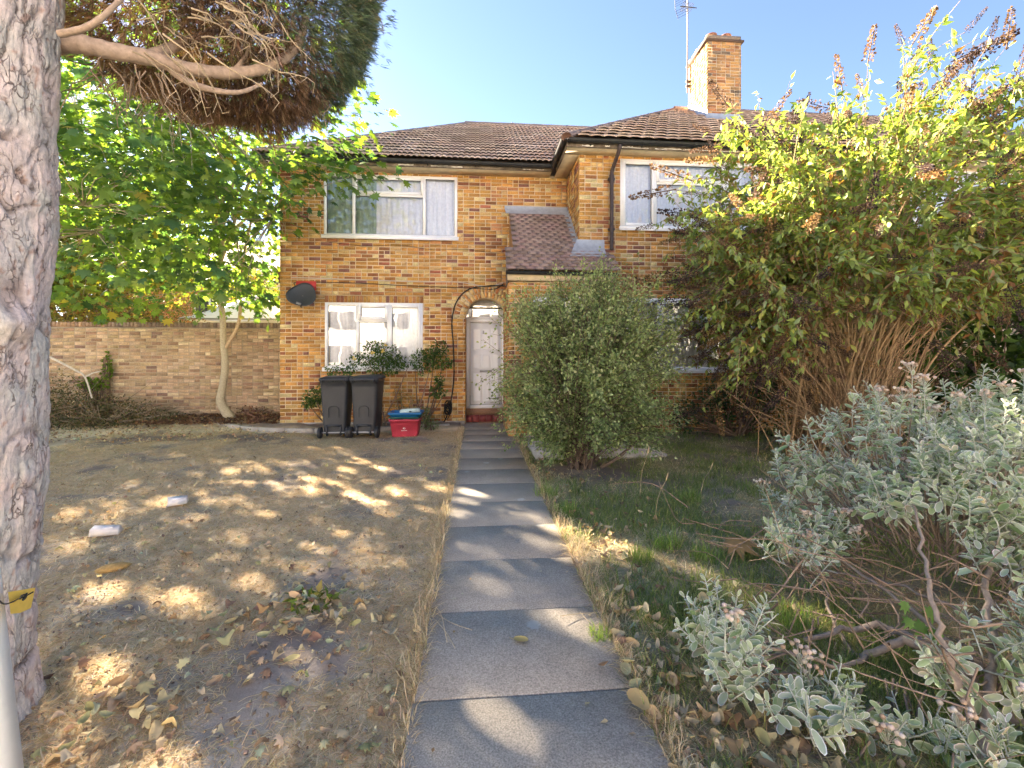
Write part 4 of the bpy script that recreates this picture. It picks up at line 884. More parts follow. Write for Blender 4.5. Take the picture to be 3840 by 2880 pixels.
# white gazebo canopy
gz_ = thing('gazebo', 'white fabric gazebo roof showing above the garden wall', 'gazebo', (-6.4, 13.5, 0))
gx0, gx1, gy0, gy1, ze = -7.75, -5.1, 12.3, 14.9, 2.42; nn = 14
uu, vv = np.meshgrid(np.linspace(-1, 1, nn), np.linspace(-1, 1, nn)); mm_ = np.maximum(abs(uu), abs(vv)); zz = ze + .85 * (1 - mm_) ** 1.25 - .10 * (1 - np.minimum(abs(uu), abs(vv)) ** 2) * (mm_ ** 6)
ii = np.arange(nn * nn).reshape(nn, nn); Fg = np.stack([ii[:-1, :-1], ii[:-1, 1:], ii[1:, 1:], ii[1:, :-1]], -1).reshape(-1, 4)
MB().add(np.stack([(gx0 + gx1) / 2 + uu * (gx1 - gx0) / 2, (gy0 + gy1) / 2 + vv * (gy1 - gy0) / 2, zz], -1).reshape(-1, 3), Fg, (.72, .72, .74)).build('canopy', M['paint'], gz_, smooth=True)
for a in (gx0, gx1):
    for b in (gy0, gy1): mb = MB(); tube(mb, [(a, b, 0), (a, b, ze)], .025, 6, (.5, .5, .5)); mb.build('leg', M['paint'], gz_)
mb = MB(); tube(mb, [(gx0, gy0, ze - .03), (gx1, gy0, ze - .03)], .025, 6, (.25, .25, .26)); tube(mb, [(gx0, gy1, ze - .03), (gx1, gy1, ze - .03)], .025, 6, (.25, .25, .26)); mb.build('frame', M['paint'], gz_)

# ================================================================ THE STREET BEHIND THE CAMERA (seen in the panes; pale houses added to bounce sun onto the front)
mb = MB(); mb.add([[-80, -4.2, .0], [80, -4.2, .0], [80, -1.6, .0], [-80, -1.6, .0]], [[0, 1, 2, 3]], (.30, .29, .27)); tag(mb.build('pavement', M['render']), kind='structure')
mb = MB(); mb.add([[-80, -10.5, -.004], [80, -10.5, -.004], [80, -4.2, -.004], [-80, -4.2, -.004]], [[0, 1, 2, 3]], (.10, .10, .105)); tag(mb.build('road', M['render']), kind='structure')
mb = MB(); mb.add([[-80, -13.0, .0], [80, -13.0, .0], [80, -10.5, .0], [-80, -10.5, .0]], [[0, 1, 2, 3]], (.30, .29, .27)); tag(mb.build('pavement', M['render']), kind='structure')
for q, x0 in enumerate((-46, -31, -16, -1, 14, 29)):  # added row out of view, kept pale and close as sun bounce for the front
    c = ((.78, .75, .69), (.72, .68, .60), (.80, .79, .76), (.76, .71, .62), (.79, .77, .73), (.72, .69, .63))[q]
    h = thing('street_house', ('pale rendered house added across the street to bounce sunlight, reflected in the panes, number %s from the west' % ('first', 'second', 'third', 'fourth', 'fifth', 'sixth')[q]).replace('number ', ''), 'house', (x0 + 6, -15, 0), 'houses across the street')
    mb = MB(); box(mb, x0, x0 + 12.4, -23, -15, -.1, 5.6, c); mb.build('wall', M['render'], h)
    mb = MB(); V = [[x0 - .3, -14.6, 5.55], [x0 + 12.7, -14.6, 5.55], [x0 + 12.7, -19, 8.2], [x0 - .3, -19, 8.2], [x0 - .3, -23.4, 5.55], [x0 + 12.7, -23.4, 5.55]]; mb.add(V, [[0, 1, 2, 3], [3, 2, 5, 4]], (.28, .17, .13)); mb.build('roof', M['tile'], h)
    for a in (1.2, 5.2, 9.2):
        for zb in (.9, 3.4):
            mb = MB(); box(mb, x0 + a, x0 + a + 1.9, -14.99, -14.95, zb, zb + 1.3); w_ = mb.build('window', M['upvc'], h); mb = MB(); box(mb, x0 + a + .08, x0 + a + .9, -14.945, -14.94, zb + .08, zb + 1.22); box(mb, x0 + a + 1.0, x0 + a + 1.82, -14.945, -14.94, zb + .08, zb + 1.22); mb.build('pane', M['rubber'], w_)
    mb = MB(); box(mb, x0 + 3.7, x0 + 4.6, -14.99, -14.95, 0, 2.1, (.2, .1, .08)); mb.build('door', M['paint'], h)
# ================================================================ PLANTS: templates
def camw(x, z, d): return np.array([0, 0, z]) + np.array([SY * d + CY * x, CY * d - SY * x, 0])
LEAF_V = np.array([[0, 0, 0], [.5, .38, .06], [0, .5, -.04], [-.5, .38, .06], [0, 1, -.16]]); LEAF_F = np.array([[0, 1, 4, 2], [0, 2, 4, 3]])
def leaf_tmpl(w): return LEAF_V * np.array([w, 1, 1]), LEAF_F
_mo = [(0, .04), (.17, .13), (.44, .04), (.35, .24), (.64, .36), (.37, .45), (.46, .76), (.17, .62), (0, 1.02), (-.17, .62), (-.46, .76), (-.37, .45), (-.64, .36), (-.35, .24), (-.44, .04), (-.17, .13)]
MAP_V = np.array([[0, .38, .05]] + [[x, y, -.30 * (x * x + (y - .4) ** 2)] for x, y in _mo]); MAP_F = np.array([[0, i + 1, (i + 1) % 16 + 1] for i in range(16)])
_t = np.linspace(0, 2 * math.pi, 10, endpoint=False)
_ro = np.stack([.21 * np.sin(_t) * (1 - .12 * np.cos(_t)), .5 - .5 * np.cos(_t), np.zeros(10)], 1); _ri = np.stack([.165 * np.sin(_t), .5 - .43 * np.cos(_t), np.full(10, -.02)], 1)
_ro[:, 2] = .9 * _ro[:, 0] ** 2 - .10 * _ro[:, 1] ** 2; _ri[:, 2] = .5 * _ri[:, 0] ** 2 - .10 * _ri[:, 1] ** 2 - .008
FELT_V = np.concatenate([_ro, _ri, [[0, .5, -.05]]]); _i = np.arange(10); _k = (_i + 1) % 10
FELT_F = np.concatenate([np.stack([_i, _k, 10 + _k], 1), np.stack([_i, 10 + _k, 10 + _i], 1), np.stack([10 + _i, 10 + _k, np.full(10, 20)], 1)])
FELT_C = 1.25 * np.concatenate([np.full((10, 3), [2.2, 1.9, 2.6]), np.full((10, 3), [1.0, 1.0, 1.0]), [[.95, 1.0, .9]]])
_sp = [(-.9, .45), (-.55, .75), (-.2, .95), (.1, 1.0), (.4, .85), (.8, .55)]
SPR_V = np.concatenate([[[.05 * math.cos(a), -.02, 0], [math.sin(a) * L, math.cos(a) * L, .12 * math.sin(7 * a)], [math.sin(a) * L * .55 + .07 * math.cos(a), math.cos(a) * L * .55, -.03]] for a, L in _sp]); SPR_F = np.arange(18).reshape(6, 3)

def leaf_parts(parent, tmpl, Mx, P, cols, m_, n, score, name='leaf', tcol=None, nvar=8):
    """n leaves that show largest become parts of their own; returns the mask of the others"""
    TV, TF = tmpl[0], tmpl[1]; order = np.argsort(score)[:n]; meshes = []
    vi = order[np.linspace(0, len(order) - 1, nvar).astype(int)]
    for q in vi:
        c = np.broadcast_to(cols[q], (len(TV), 3)) if tcol is None else cols[q] * tcol
        meshes.append(MB().add(TV, TF, c).mesh(name, m_))
    L = Vector(parent.location) if parent.get('_b') is not None else Vector((0, 0, 0))
    for q in order:
        o = bpy.data.objects.new(name, meshes[int(rng.integers(nvar))]); COL.objects.link(o); o.parent = parent
        m4 = Matrix([list(Mx[q][r]) + [P[q][r] - L[r]] for r in range(3)] + [[0, 0, 0, 1]]); o.matrix_basis = m4
    mask = np.ones(len(P), bool); mask[order] = False
    return mask
def camdist(P): return np.linalg.norm(P - camp, axis=1)
def inframe(P):
    """how far outside the picture a point lies (pixels), 0 inside"""
    x = P[:, 0] * CY - P[:, 1] * SY; d = np.maximum(P[:, 0] * SY + P[:, 1] * CY, .05)
    px = 512 + FPX * x / d; py = HZN - FPX * (P[:, 2] - CAMH) / d
    return np.maximum(0, np.maximum(-px, px - 1024)) + np.maximum(0, np.maximum(-py, py - 768)) + 0 * d

rng = np.random.default_rng(100)
# ================================================================ CONIFER (big trunk, upper left)
con = thing('conifer_tree', 'old conifer with pink-grey flaking trunk and clipped brown and green crown', 'tree', tuple(camw(-2.14, 0, 1.65)))
na, nz_ = 190, 420; th = np.linspace(0, 2 * math.pi, na, endpoint=False); zz = np.linspace(-.08, 4.6, nz_)
TH, ZZ = np.meshgrid(th, zz); arc = TH * .24
n1 = snoise(arc * 1.0 + .25 * snoise(arc, ZZ, .15, 21), ZZ * .34, .075, 22); n2 = snoise(arc, ZZ * .45, .034, 23); n3 = snoise(arc, ZZ, .25, 24)
wob = snoise(arc, ZZ, .06, 28)
fis = np.exp(-((n1 - .5) / .05) ** 2) * (.35 + .65 * n3); fis2 = np.exp(-((n2 - .5) / .06) ** 2) * .35 * (n3 > .45)
plate = np.floor(n1 * 4) / 4
rr = .225 + .05 * np.exp(-ZZ / .16) - .010 * ZZ + .020 * (snoise(arc, ZZ, .35, 25) - .5) + .010 * (plate - .5) + .012 * (wob - .5) - .020 * fis - .007 * fis2 + .006 * snoise(arc, ZZ, .012, 26)
knot = np.exp(-(((ZZ - 1.50) / .055) ** 2 + ((TH - 5.95) / .24) ** 2)); rr += .06 * knot
cx = np.interp(ZZ, [0, .63, 1.23, 1.86, 2.71, 4.6], [-2.12, -2.07, -2.02, -1.99, -1.94, -1.83])
cxw = SY * 1.65 + CY * cx; cyw = CY * 1.65 - SY * cx
V = np.stack([cxw + rr * np.cos(TH), cyw + rr * np.sin(TH), ZZ], -1)
pk = np.array([.57, .475, .45]); gr = np.array([.50, .47, .435]); rd = np.array([.36, .22, .17]); dk = np.array([.145, .105, .085])
w1 = snoise(arc, ZZ, .09, 27)[..., None]; colr = gr + (pk - gr) * np.clip(w1 * 1.8 - .4, 0, 1); sp_ = (snoise(arc * 1.6, ZZ, .03, 29) > .86)[..., None]; colr = np.where(sp_, rd + .3 * (colr - rd), colr)
colr = colr + (dk - colr) * np.clip(fis * .85 + fis2 * .5, 0, 1)[..., None]
ii = np.arange(nz_ * na).reshape(nz_, na); jj = np.roll(ii, -1, 1); F = np.stack([ii[:-1], jj[:-1], jj[1:], ii[1:]], -1).reshape(-1, 4)
M['bark'] = mat('flaky_bark', attr=True, rough=.92, n1=.22, s1=60)
def bark_cracks(m):
    nt = m.node_tree; N = nt.nodes; L = nt.links; b = N['Principled BSDF']; cur = b.inputs['Base Color'].links[0].from_socket
    tc = N.new('ShaderNodeTexCoord'); mp = N.new('ShaderNodeMapping'); mp.inputs['Scale'].default_value = (1, 1, .38); L.new(tc.outputs['Object'], mp.inputs['Vector'])
    nz = N.new('ShaderNodeTexNoise'); nz.inputs['Scale'].default_value = 22; nz.inputs['Detail'].default_value = 4; L.new(mp.outputs[0], nz.inputs['Vector'])
    ad = N.new('ShaderNodeVectorMath'); ad.operation = 'MULTIPLY_ADD'; ad.inputs[1].default_value = (.07, .07, .07); L.new(nz.outputs['Color'], ad.inputs[0]); L.new(mp.outputs[0], ad.inputs[2])
    fac = None
    for sc_, th_ in ((17, .030), (44, .06)):
        v = N.new('ShaderNodeTexVoronoi'); v.feature = 'DISTANCE_TO_EDGE'; v.inputs['Scale'].default_value = sc_; L.new(ad.outputs[0], v.inputs['Vector'])
        gate = N.new('ShaderNodeTexNoise'); gate.inputs['Scale'].default_value = sc_ * .45; L.new(mp.outputs[0], gate.inputs['Vector'])
        r = N.new('ShaderNodeMapRange'); r.inputs['From Min'].default_value = 0; r.inputs['From Max'].default_value = th_; r.inputs['To Min'].default_value = 1; r.inputs['To Max'].default_value = 0; L.new(v.outputs['Distance'], r.inputs['Value'])
        g = N.new('ShaderNodeMapRange'); g.inputs['From Min'].default_value = .48; g.inputs['From Max'].default_value = .70; L.new(gate.outputs['Fac'], g.inputs['Value'])
        mu = N.new('ShaderNodeMath'); mu.operation = 'MULTIPLY'; L.new(r.outputs[0], mu.inputs[0]); L.new(g.outputs[0], mu.inputs[1])
        if fac is None: fac = mu.outputs[0]
        else:
            mx = N.new('ShaderNodeMath'); mx.operation = 'MAXIMUM'; L.new(fac, mx.inputs[0]); L.new(mu.outputs[0], mx.inputs[1]); fac = mx.outputs[0]
    x = N.new('ShaderNodeMixRGB'); L.new(fac, x.inputs['Fac']); L.new(cur, x.inputs['Color1']); x.inputs['Color2'].default_value = (.22, .155, .135, 1); L.new(x.outputs[0], b.inputs['Base Color'])
    fl = N.new('ShaderNodeTexNoise'); fl.inputs['Scale'].default_value = 55; fl.inputs['Detail'].default_value = 6; L.new(mp.outputs[0], fl.inputs['Vector'])
    hh = N.new('ShaderNodeMath'); hh.operation = 'SUBTRACT'; L.new(fl.outputs['Fac'], hh.inputs[0]); L.new(fac, hh.inputs[1])
    bp = N.new('ShaderNodeBump'); bp.inputs['Strength'].default_value = .9; bp.inputs['Distance'].default_value = .012; L.new(hh.outputs[0], bp.inputs['Height']); L.new(bp.outputs[0], b.inputs['Normal'])
bark_cracks(M['bark'])
MB().add(V.reshape(-1, 3), F, colr.reshape(-1, 3)).build('trunk', M['bark'], con, smooth=True)
def px_curve(pts, n=7): return curve([atD(*p) for p in pts], n)
bc = np.array([.36, .27, .21])
for pts, r0, r1 in (([(55, 44, 1.80), (80, 44, 1.80), (112, 51, 1.84), (150, 58, 1.9), (185, 68, 1.97), (228, 73, 2.05), (262, 69, 2.1), (285, 58, 2.15), (299, 42, 2.2), (306, 18, 2.3)], .038, .017),
                    ([(160, 60, 1.92), (185, 80, 1.98), (213, 90, 2.0), (240, 92, 2.04), (262, 84, 2.1)], .018, .007), ([(60, 34, 1.62), (85, 28, 1.6), (105, 15, 1.6), (125, -6, 1.62)], .013, .008),
                    ([(150, 57, 1.9), (180, 44, 2.0), (215, 30, 2.1), (245, 5, 2.2)], .026, .012), ([(200, -5, 2.2), (208, 20, 2.22), (230, 40, 2.25), (262, 42, 2.3)], .010, .005), ([(235, 70, 2.05), (246, 55, 2.08), (252, 35, 2.12), (248, 10, 2.18)], .010, .005)):
    c_ = px_curve(pts); mb = MB(); rad = np.linspace(r0, r1, len(c_)) * (1 + .06 * np.sin(np.arange(len(c_)) * 1.7)); tube(mb, c_, rad, 10, bc * rng.uniform(.85, 1.1)); mb.build('branch', M['wood'], con, smooth=True)
CC = camw(-1.50, 3.42, 2.32); CRr = np.array([.80, .78, .80])
# live green sprays on the flank and top, dead brown ones underneath
N_ = 30000; nrm = unit(N_); sh = 1 - np.abs(rng.normal(size=N_)) * .10 + .16 * (rng.random(N_) < .05) * rng.random(N_); lump = .90 + .17 * snoise(nrm[:, 0] * 2 + 5, nrm[:, 2] * 2 + nrm[:, 1], .5, 31)
P = CC + nrm * CRr * (sh * lump)[:, None]; nxc = nrm[:, 0] * CY - nrm[:, 1] * SY
gsc = nxc * .95 + nrm[:, 2] * .75 + rng.normal(size=N_) * .10 + .12 * np.clip(nrm[:, 1], 0, 1); green = gsc > .06
keep = (nxc > -.75) | (nrm[:, 2] > .2); P, nrm, green, sh = P[keep], nrm[keep], green[keep], sh[keep]
Dv = nrm + .55 * unit(len(P)); Ms = frames(Dv) * rng.uniform(.035, .075, len(P))[:, None, None]
gc_ = pick([[.11, .15, .09], [.15, .19, .12], [.075, .11, .075], [.21, .19, .125]], [4, 3, 3, 1], len(P), .15); br_ = pick([[.17, .11, .08], [.11, .072, .058], [.26, .175, .125], [.20, .115, .08]], [4, 3, 2, 2], len(P), .18)
mb = MB(); scatter(mb, SPR_V, SPR_F, Ms[green], P[green], gc_[green]); tag(mb.build('crown', M['needle'], con), kind='stuff')
mb = MB(); kb = ~green; scatter(mb, SPR_V, SPR_F, Ms[kb], P[kb], br_[kb])
N_ = 9000; P2 = CC + unit(N_) * CRr * (rng.random(N_) ** .5 * .92)[:, None]; P2 = P2[(P2[:, 2] > CC[2] - .78)]
scatter(mb, SPR_V, SPR_F, frames(unit(len(P2))) * rng.uniform(.03, .07, len(P2))[:, None, None], P2, pick([[.12, .07, .05], [.07, .045, .035], [.18, .11, .07]], [4, 3, 2], len(P2), .2)); tag(mb.build('dead_sprays', M['needle'], con), kind='stuff')
mb = MB()
for q in range(110):                                     # curly bare twigs hanging in the hollow
    n_ = unit(1)[0]
    if n_[2] > .25: n_[2] = -n_[2]
    p0 = CC + n_ * CRr * rng.uniform(.35, .98); d_ = n_ * .4 + unit(1)[0] * .7; d_ /= np.linalg.norm(d_); L = rng.uniform(.08, .30); pts = [p0]
    for s_ in range(6): d_ = d_ + rng.normal(size=3) * .28 + np.array([0, 0, -.12]); d_ /= np.linalg.norm(d_); pts.append(pts[-1] + d_ * L / 6)
    tube(mb, pts, np.linspace(.005, .0015, 7), 4, pick([[.42, .31, .21], [.30, .20, .14], [.22, .14, .10]], [3, 3, 2], 1, .1)[0], cap=False)
for q in range(34):                                      # bare twigs by the trunk, feathered
    p0 = atD(rng.uniform(110, 260), rng.uniform(-20, 60), rng.uniform(1.7, 2.05)); d_ = camw(.7, 0, .2) - camw(0, 0, 0) + np.array([0, 0, rng.uniform(-.9, .3)]); d_ /= np.linalg.norm(d_); L = rng.uniform(.15, .35); pts = [p0]
    for s_ in range(7): d_ = d_ + rng.normal(size=3) * .22 + np.array([0, 0, -.10]); d_ /= np.linalg.norm(d_); pts.append(pts[-1] + d_ * L / 7)
    tube(mb, pts, np.linspace(.0045, .0012, 8), 4, np.array([.42, .33, .22]) * rng.uniform(.7, 1.1), cap=False)
    for s_ in range(2, 8): e_ = unit(1)[0] * .04 + np.array([0, 0, -.02]); tube(mb, [pts[s_], pts[s_] + e_ * .5, pts[s_] + e_], [.002, .0015, .001], 3, (.40, .31, .2), cap=False)
for q in range(26):                                      # thin twigs dangling under the bough near the trunk
    p0 = atD(rng.uniform(85, 165), rng.uniform(55, 80), rng.uniform(1.8, 2.0)); d_ = np.array([rng.normal() * .3, rng.normal() * .3, -1.0]); L = rng.uniform(.12, .42); pts = [p0]
    for s_ in range(7): d_ = d_ + rng.normal(size=3) * .3; d_ /= np.linalg.norm(d_); pts.append(pts[-1] + d_ * L / 7)
    tube(mb, pts, np.linspace(.004, .0012, 8), 4, np.array([.22, .16, .11]) * rng.uniform(.7, 1.3), cap=False)
tag(mb.build('bare_twigs', M['wood'], con), kind='stuff')

rng = np.random.default_rng(101)
# ================================================================ MAPLE
map_ = thing('maple_tree', 'maple with slim forked trunk in front of the garden wall', 'tree', (-5.37, 10.0, 0))
wc = np.array([.40, .35, .25])
mb = MB(); tr_ = curve([(-5.22, 10.02, .0), (-5.30, 10.0, .14), (-5.45, 10.0, .42), (-5.42, 10.0, .70), (-5.36, 10.0, 1.2), (-5.40, 10.0, 1.7), (-5.42, 10.0, 2.3), (-5.45, 9.9, 3.0), (-5.30, 9.8, 4.0), (-5.2, 9.6, 5.2), (-5.1, 9.4, 6.6)], 6)
tube(mb, tr_, np.interp(tr_[:, 2], [0, .3, .7, 1.7, 3, 6.6], [.115, .09, .076, .062, .046, .02]), 12, wc); mb.build('trunk', M['wood'], map_, smooth=True)
mb = MB(); t2 = curve([(-5.40, 10.0, 1.50), (-5.24, 10.0, 1.78), (-5.08, 9.98, 2.1), (-5.02, 9.95, 2.6), (-4.9, 9.8, 3.4), (-4.5, 9.4, 4.3), (-4.0, 8.9, 5.2)], 6); tube(mb, t2, np.linspace(.042, .018, len(t2)), 10, wc * np.array([1.1, .95, .85])); mb.build('limb', M['wood'], map_, smooth=True)
MCc = np.array([-5.6, 8.7, 4.9]); MRr = np.array([3.9, 3.1, 3.1])
cl_ = []
while len(cl_) < 470:
    v = unit(1)[0] * rng.random() ** .42; p = MCc + v * MRr
    if p[2] < 2.45 - .2 * rng.random() and not (p[2] > 2.2 and p[0] > -4.9 and p[1] > 9.2 and rng.random() < .5): continue
    if p[0] > -4.15 and p[1] > 8.45: continue
    if p[0] > -2.4 and p[2] > 5.7: continue
    if p[0] > -3.2 and p[2] < 3.9: continue
    cl_.append(p)
for px, py, d_ in ((285, 190, 7.6), (300, 182, 7.4), (318, 176, 7.3), (335, 172, 7.2), (350, 170, 7.1), (362, 172, 7.0), (320, 150, 7.3), (338, 140, 7.2), (350, 122, 7.1), (356, 105, 7.1), (345, 150, 7.2), (300, 160, 7.4), (270, 300, 9.0), (262, 285, 8.9), (275, 260, 8.8), (286, 230, 8.6), (290, 215, 8.4), (283, 240, 8.6), (268, 310, 9.1), (255, 270, 8.9)): cl_.append(atD(px, py, d_))
cl_ = np.array(cl_); limb_pts = [tr_[25:], t2[12:]]
mains = []
for q in range(13):
    tgt = MCc + unit(1)[0] * MRr * .62; tgt[2] = max(tgt[2], 3.2)
    if tgt[0] > -4 and tgt[1] > 8.3: tgt[1] = 8.2
    s0 = tr_[int(rng.integers(43, 58))]; mid = (s0 + tgt) / 2 + np.array([0, 0, .35]); c_ = curve([s0, mid, tgt], 8); mains.append(c_)
    mb = MB(); tube(mb, c_, np.linspace(.04, .012, len(c_)), 8, wc * rng.uniform(.75, 1.05)); mb.build('limb', M['wood'], map_, smooth=True)
skel = np.concatenate([tr_[46:], t2[20:]] + [m_[4:] for m_ in mains])
mb = MB(); LP, LD, LN = [], [], []
for p in cl_:
    k_ = np.argmin(np.linalg.norm(skel - p, axis=1) + .25 * np.abs(skel[:, 2] - p[2])); s0 = skel[k_]; c_ = np.array([s0, (s0 + p) / 2 + np.array([0, 0, .10]) + rng.normal(size=3) * .05, p])
    tube(mb, c_, [.010, .007, .003], 4, wc * rng.uniform(.6, 1.0), cap=False)
    n_ = int(rng.integers(15, 27)); out = (p - MCc) * np.array([1, 1, .4]); out /= np.linalg.norm(out) + 1e-6
    off = rng.normal(size=(n_, 3)) * np.array([.26, .26, .15]); LP.append(p + off); d_ = off / .3 + out * .7 + np.array([0, 0, -.55]) + rng.normal(size=(n_, 3)) * .35; LD.append(d_); LN.append(np.array([0, 0, 1.0]) + out * .45 + rng.normal(size=(n_, 3)) * .42)
tag(mb.build('twigs', M['wood'], map_), kind='stuff')
LP, LD, LN = map(np.concatenate, (LP, LD, LN)); ok = ~((LP[:, 0] > -3.95) & (LP[:, 1] > 8.95)) & ~((LP[:, 0] > -3.9) & (LP[:, 2] < 3.6)); LP, LD, LN = LP[ok], LD[ok], LN[ok]
Ms = frames(LD, LN) * (.10 + .11 * rng.random(len(LP)) ** 1.3)[:, None, None]
mc_ = pick([[.12, .21, .06], [.17, .27, .06], [.22, .31, .06], [.08, .16, .07], [.38, .32, .06]], [4, 4, 2, 3, .25], len(LP), .13)
mask = leaf_parts(map_, (MAP_V, MAP_F), Ms, LP, mc_, M['leaf'], 280, camdist(LP) + .05 * inframe(LP))
mb = MB(); scatter(mb, MAP_V, MAP_F, Ms[mask], LP[mask], mc_[mask]); tag(mb.build('crown', M['leaf'], map_), kind='stuff')

rng = np.random.default_rng(102)
# ================================================================ generic leafy masses
def leafy(name, label, cat, blobs, n, size, pal, w, tw=.45, seed=None, stems=True, m_='leaf', shell=.45, group=None, base=None, wood=(.16, .11, .08), zmin=.02, nst=16):
    c0 = np.mean([b[0] for b in blobs], 0); t = thing(name, label, cat, tuple(base if base is not None else (c0[0], c0[1], 0)), group)
    vol = np.array([b[1][0] * b[1][1] * b[1][2] for b in blobs]) ** .67; cnt = (n * vol / vol.sum()).astype(int); P, D = [], []
    for (c, r), k_ in zip(blobs, cnt):
        v = unit(k_); rad = 1 - np.abs(rng.normal(size=k_)) * shell; rad = np.clip(rad, .05, 1.08) * (.86 + .28 * snoise(v[:, 0] * 3 + v[:, 1] * 2, v[:, 2] * 3 + v[:, 1], .55, 41))
        P.append(np.array(c) + v * np.array(r) * rad[:, None]); D.append(v)
    P, D = np.concatenate(P), np.concatenate(D); ok = P[:, 2] > zmin; P, D = P[ok], D[ok]; k_ = len(P)
    Ms = frames(D * .6 + unit(k_) * .7 + np.array([0, 0, -.15]), np.array([0, 0, .8]) + D * .5 + rng.normal(size=(k_, 3)) * .5) * (size * rng.uniform(.6, 1.3, k_))[:, None, None]
    mb = MB(); TV, TF = leaf_tmpl(tw); scatter(mb, TV, TF, Ms, P, pick(pal, w, k_, .16)); tag(mb.build('foliage', M[m_], t), kind='stuff')
    if stems:
        mb = MB(); b0 = np.array(t.location)
        for (c, r) in blobs:
            for q in range(nst):
                e_ = np.array(c) + unit(1)[0] * np.array(r) * .85
                if e_[2] < .1: continue
                s0 = b0 + np.array([rng.normal() * .08, rng.normal() * .08, 0]); tube(mb, curve([s0, (s0 * .4 + np.array([e_[0], e_[1], s0[2]]) * .6) * np.array([1, 1, 0]) + np.array([0, 0, max(e_[2] * .55, .05)]), e_], 5), np.linspace(.018, .005, 11), 5, np.array(wood) * rng.uniform(.7, 1.3), cap=False)
        mb.build('stems', M['wood'], t, smooth=True)
    return t
YG = [[.17, .20, .04], [.24, .24, .045], [.10, .14, .035], [.30, .26, .05], [.26, .14, .04]]
def bg_tree(label, c, r, n, pal=YG, w=(4, 4, 3, 2, 1), size=.16, blobs=9):
    c, r = np.array(c, float), np.array(r, float)
    t = leafy('broadleaf_tree', label, 'tree', [(c + unit(1)[0] * r * .55, r * rng.uniform(.4, .62)) for _ in range(blobs)], n, size, pal, w, .7, stems=False, shell=.5, group='trees beyond the garden wall', base=(c[0], c[1], 0))
    mb = MB(); c_ = curve([(c[0], c[1], 0), (c[0] + .1, c[1], c[2] * .5), (c[0], c[1], c[2] + r[2] * .4)], 6); tube(mb, c_, np.linspace(.16, .04, len(c_)), 8, (.22, .17, .12)); mb.build('trunk', M['wood'], t, smooth=True)
    for q in range(6):
        e_ = c + unit(1)[0] * r * .7; mb = MB(); cc_ = curve([(c[0], c[1], c[2] * .5), (c + e_) / 2, e_], 5); tube(mb, cc_, np.linspace(.06, .015, len(cc_)), 6, (.24, .18, .12)); mb.build('limb', M['wood'], t, smooth=True)
bg_tree('sunlit yellow-green tree beyond the garden wall left of the maple trunk', (-11.0, 14.2, 4.2), (3.2, 1.9, 2.9), 15000)
bg_tree('tall tree beyond the wall seen right beside the big conifer trunk', (-16.0, 16.0, 5.6), (4.0, 2.4, 4.2), 16000)
bg_tree('small golden tree beyond the gazebo near the house corner', (-8.3, 17.4, 2.9), (1.5, 1.3, 2.0), 7000, size=.13)
leafy('hedge', 'rusty brown and green hedge rising just above the garden wall', 'hedge', [((x_, 11.5 + rng.uniform(-.1, .2), 2.0 + rng.uniform(-.2, .25)), (.95, .6, .95)) for x_ in np.arange(-15.5, -7.3, .8)], 14000, .075, [[.30, .15, .05], [.22, .18, .05], [.13, .13, .04], [.36, .24, .07], [.18, .08, .04]], [3, 3, 3, 2, 2], .5, base=(-11, 11.5, 0), stems=True)
leafy('green_shrub', 'leafy green shrub beyond the gazebo above the garden wall', 'shrub', [((-7.7, 11.6, 2.0), (.8, .5, 1.0)), ((-8.6, 12, 2.2), (.7, .5, .8))], 3500, .07, [[.12, .17, .04], [.2, .22, .05], [.07, .11, .04]], [3, 2, 2], .5, base=(-7.9, 11.7, 0))

rng = np.random.default_rng(103)
# ================================================================ BRUSH HEAP by the wall
bh = leafy('brush_heap', 'heap of cut withered branches piled against the garden wall', 'brush heap', [((-8.6, 9.75, .25), (.9, .6, .85)), ((-7.7, 9.65, .15), (.8, .6, .60)), ((-6.95, 9.7, .1), (.65, .5, .42)), ((-6.35, 9.75, .05), (.4, .35, .24)), ((-7.6, 9.2, 0), (.9, .4, .22))], 12000, .055, [[.12, .13, .055], [.07, .085, .04], [.20, .16, .08], [.28, .18, .09], [.10, .07, .05]], [4, 4, 3, 1.5, 2], .45, base=(-7.6, 9.7, 0), wood=(.3, .25, .19), m_='dryleaf')
mb = MB()
for q in range(60):
    p0 = np.array([rng.uniform(-9, -6.2), rng.uniform(9.2, 9.9), rng.uniform(.05, .5)]); d_ = np.array([rng.normal(), rng.normal() * .4, rng.uniform(-.1, .6)]); d_ /= np.linalg.norm(d_); tube(mb, curve([p0, p0 + d_ * .3 + rng.normal(size=3) * .05, p0 + d_ * rng.uniform(.4, .8)], 4), np.linspace(.008, .003, 9), 4, np.array([.25, .19, .13]) * rng.uniform(.6, 1.3), cap=False)
tube(mb, curve([atY(50, 357, 9.35), atY(75, 370, 9.3), atY(85, 377, 9.3), atY(92, 398, 9.3)], 5), np.linspace(.022, .014, 16), 6, (.52, .48, .43)); tube(mb, [atY(85, 377, 9.3), atY(93, 373, 9.28), atY(101, 371, 9.25)], [.016, .012, .008], 6, (.52, .48, .43))
mb.build('cut_branches', M['wood'], bh)
lv = leafy('ivy_sprig', 'bright green climbing sprig on the wall above the brush heap', 'ivy', [((-7.95, 10.28, 1.15), (.09, .06, .38)), ((-8.2, 10.25, .8), (.3, .08, .14))], 260, .085, [[.12, .20, .03], [.17, .25, .04]], [1, 1], .8, base=(-8.0, 10.3, 0), shell=.3)

rng = np.random.default_rng(104)
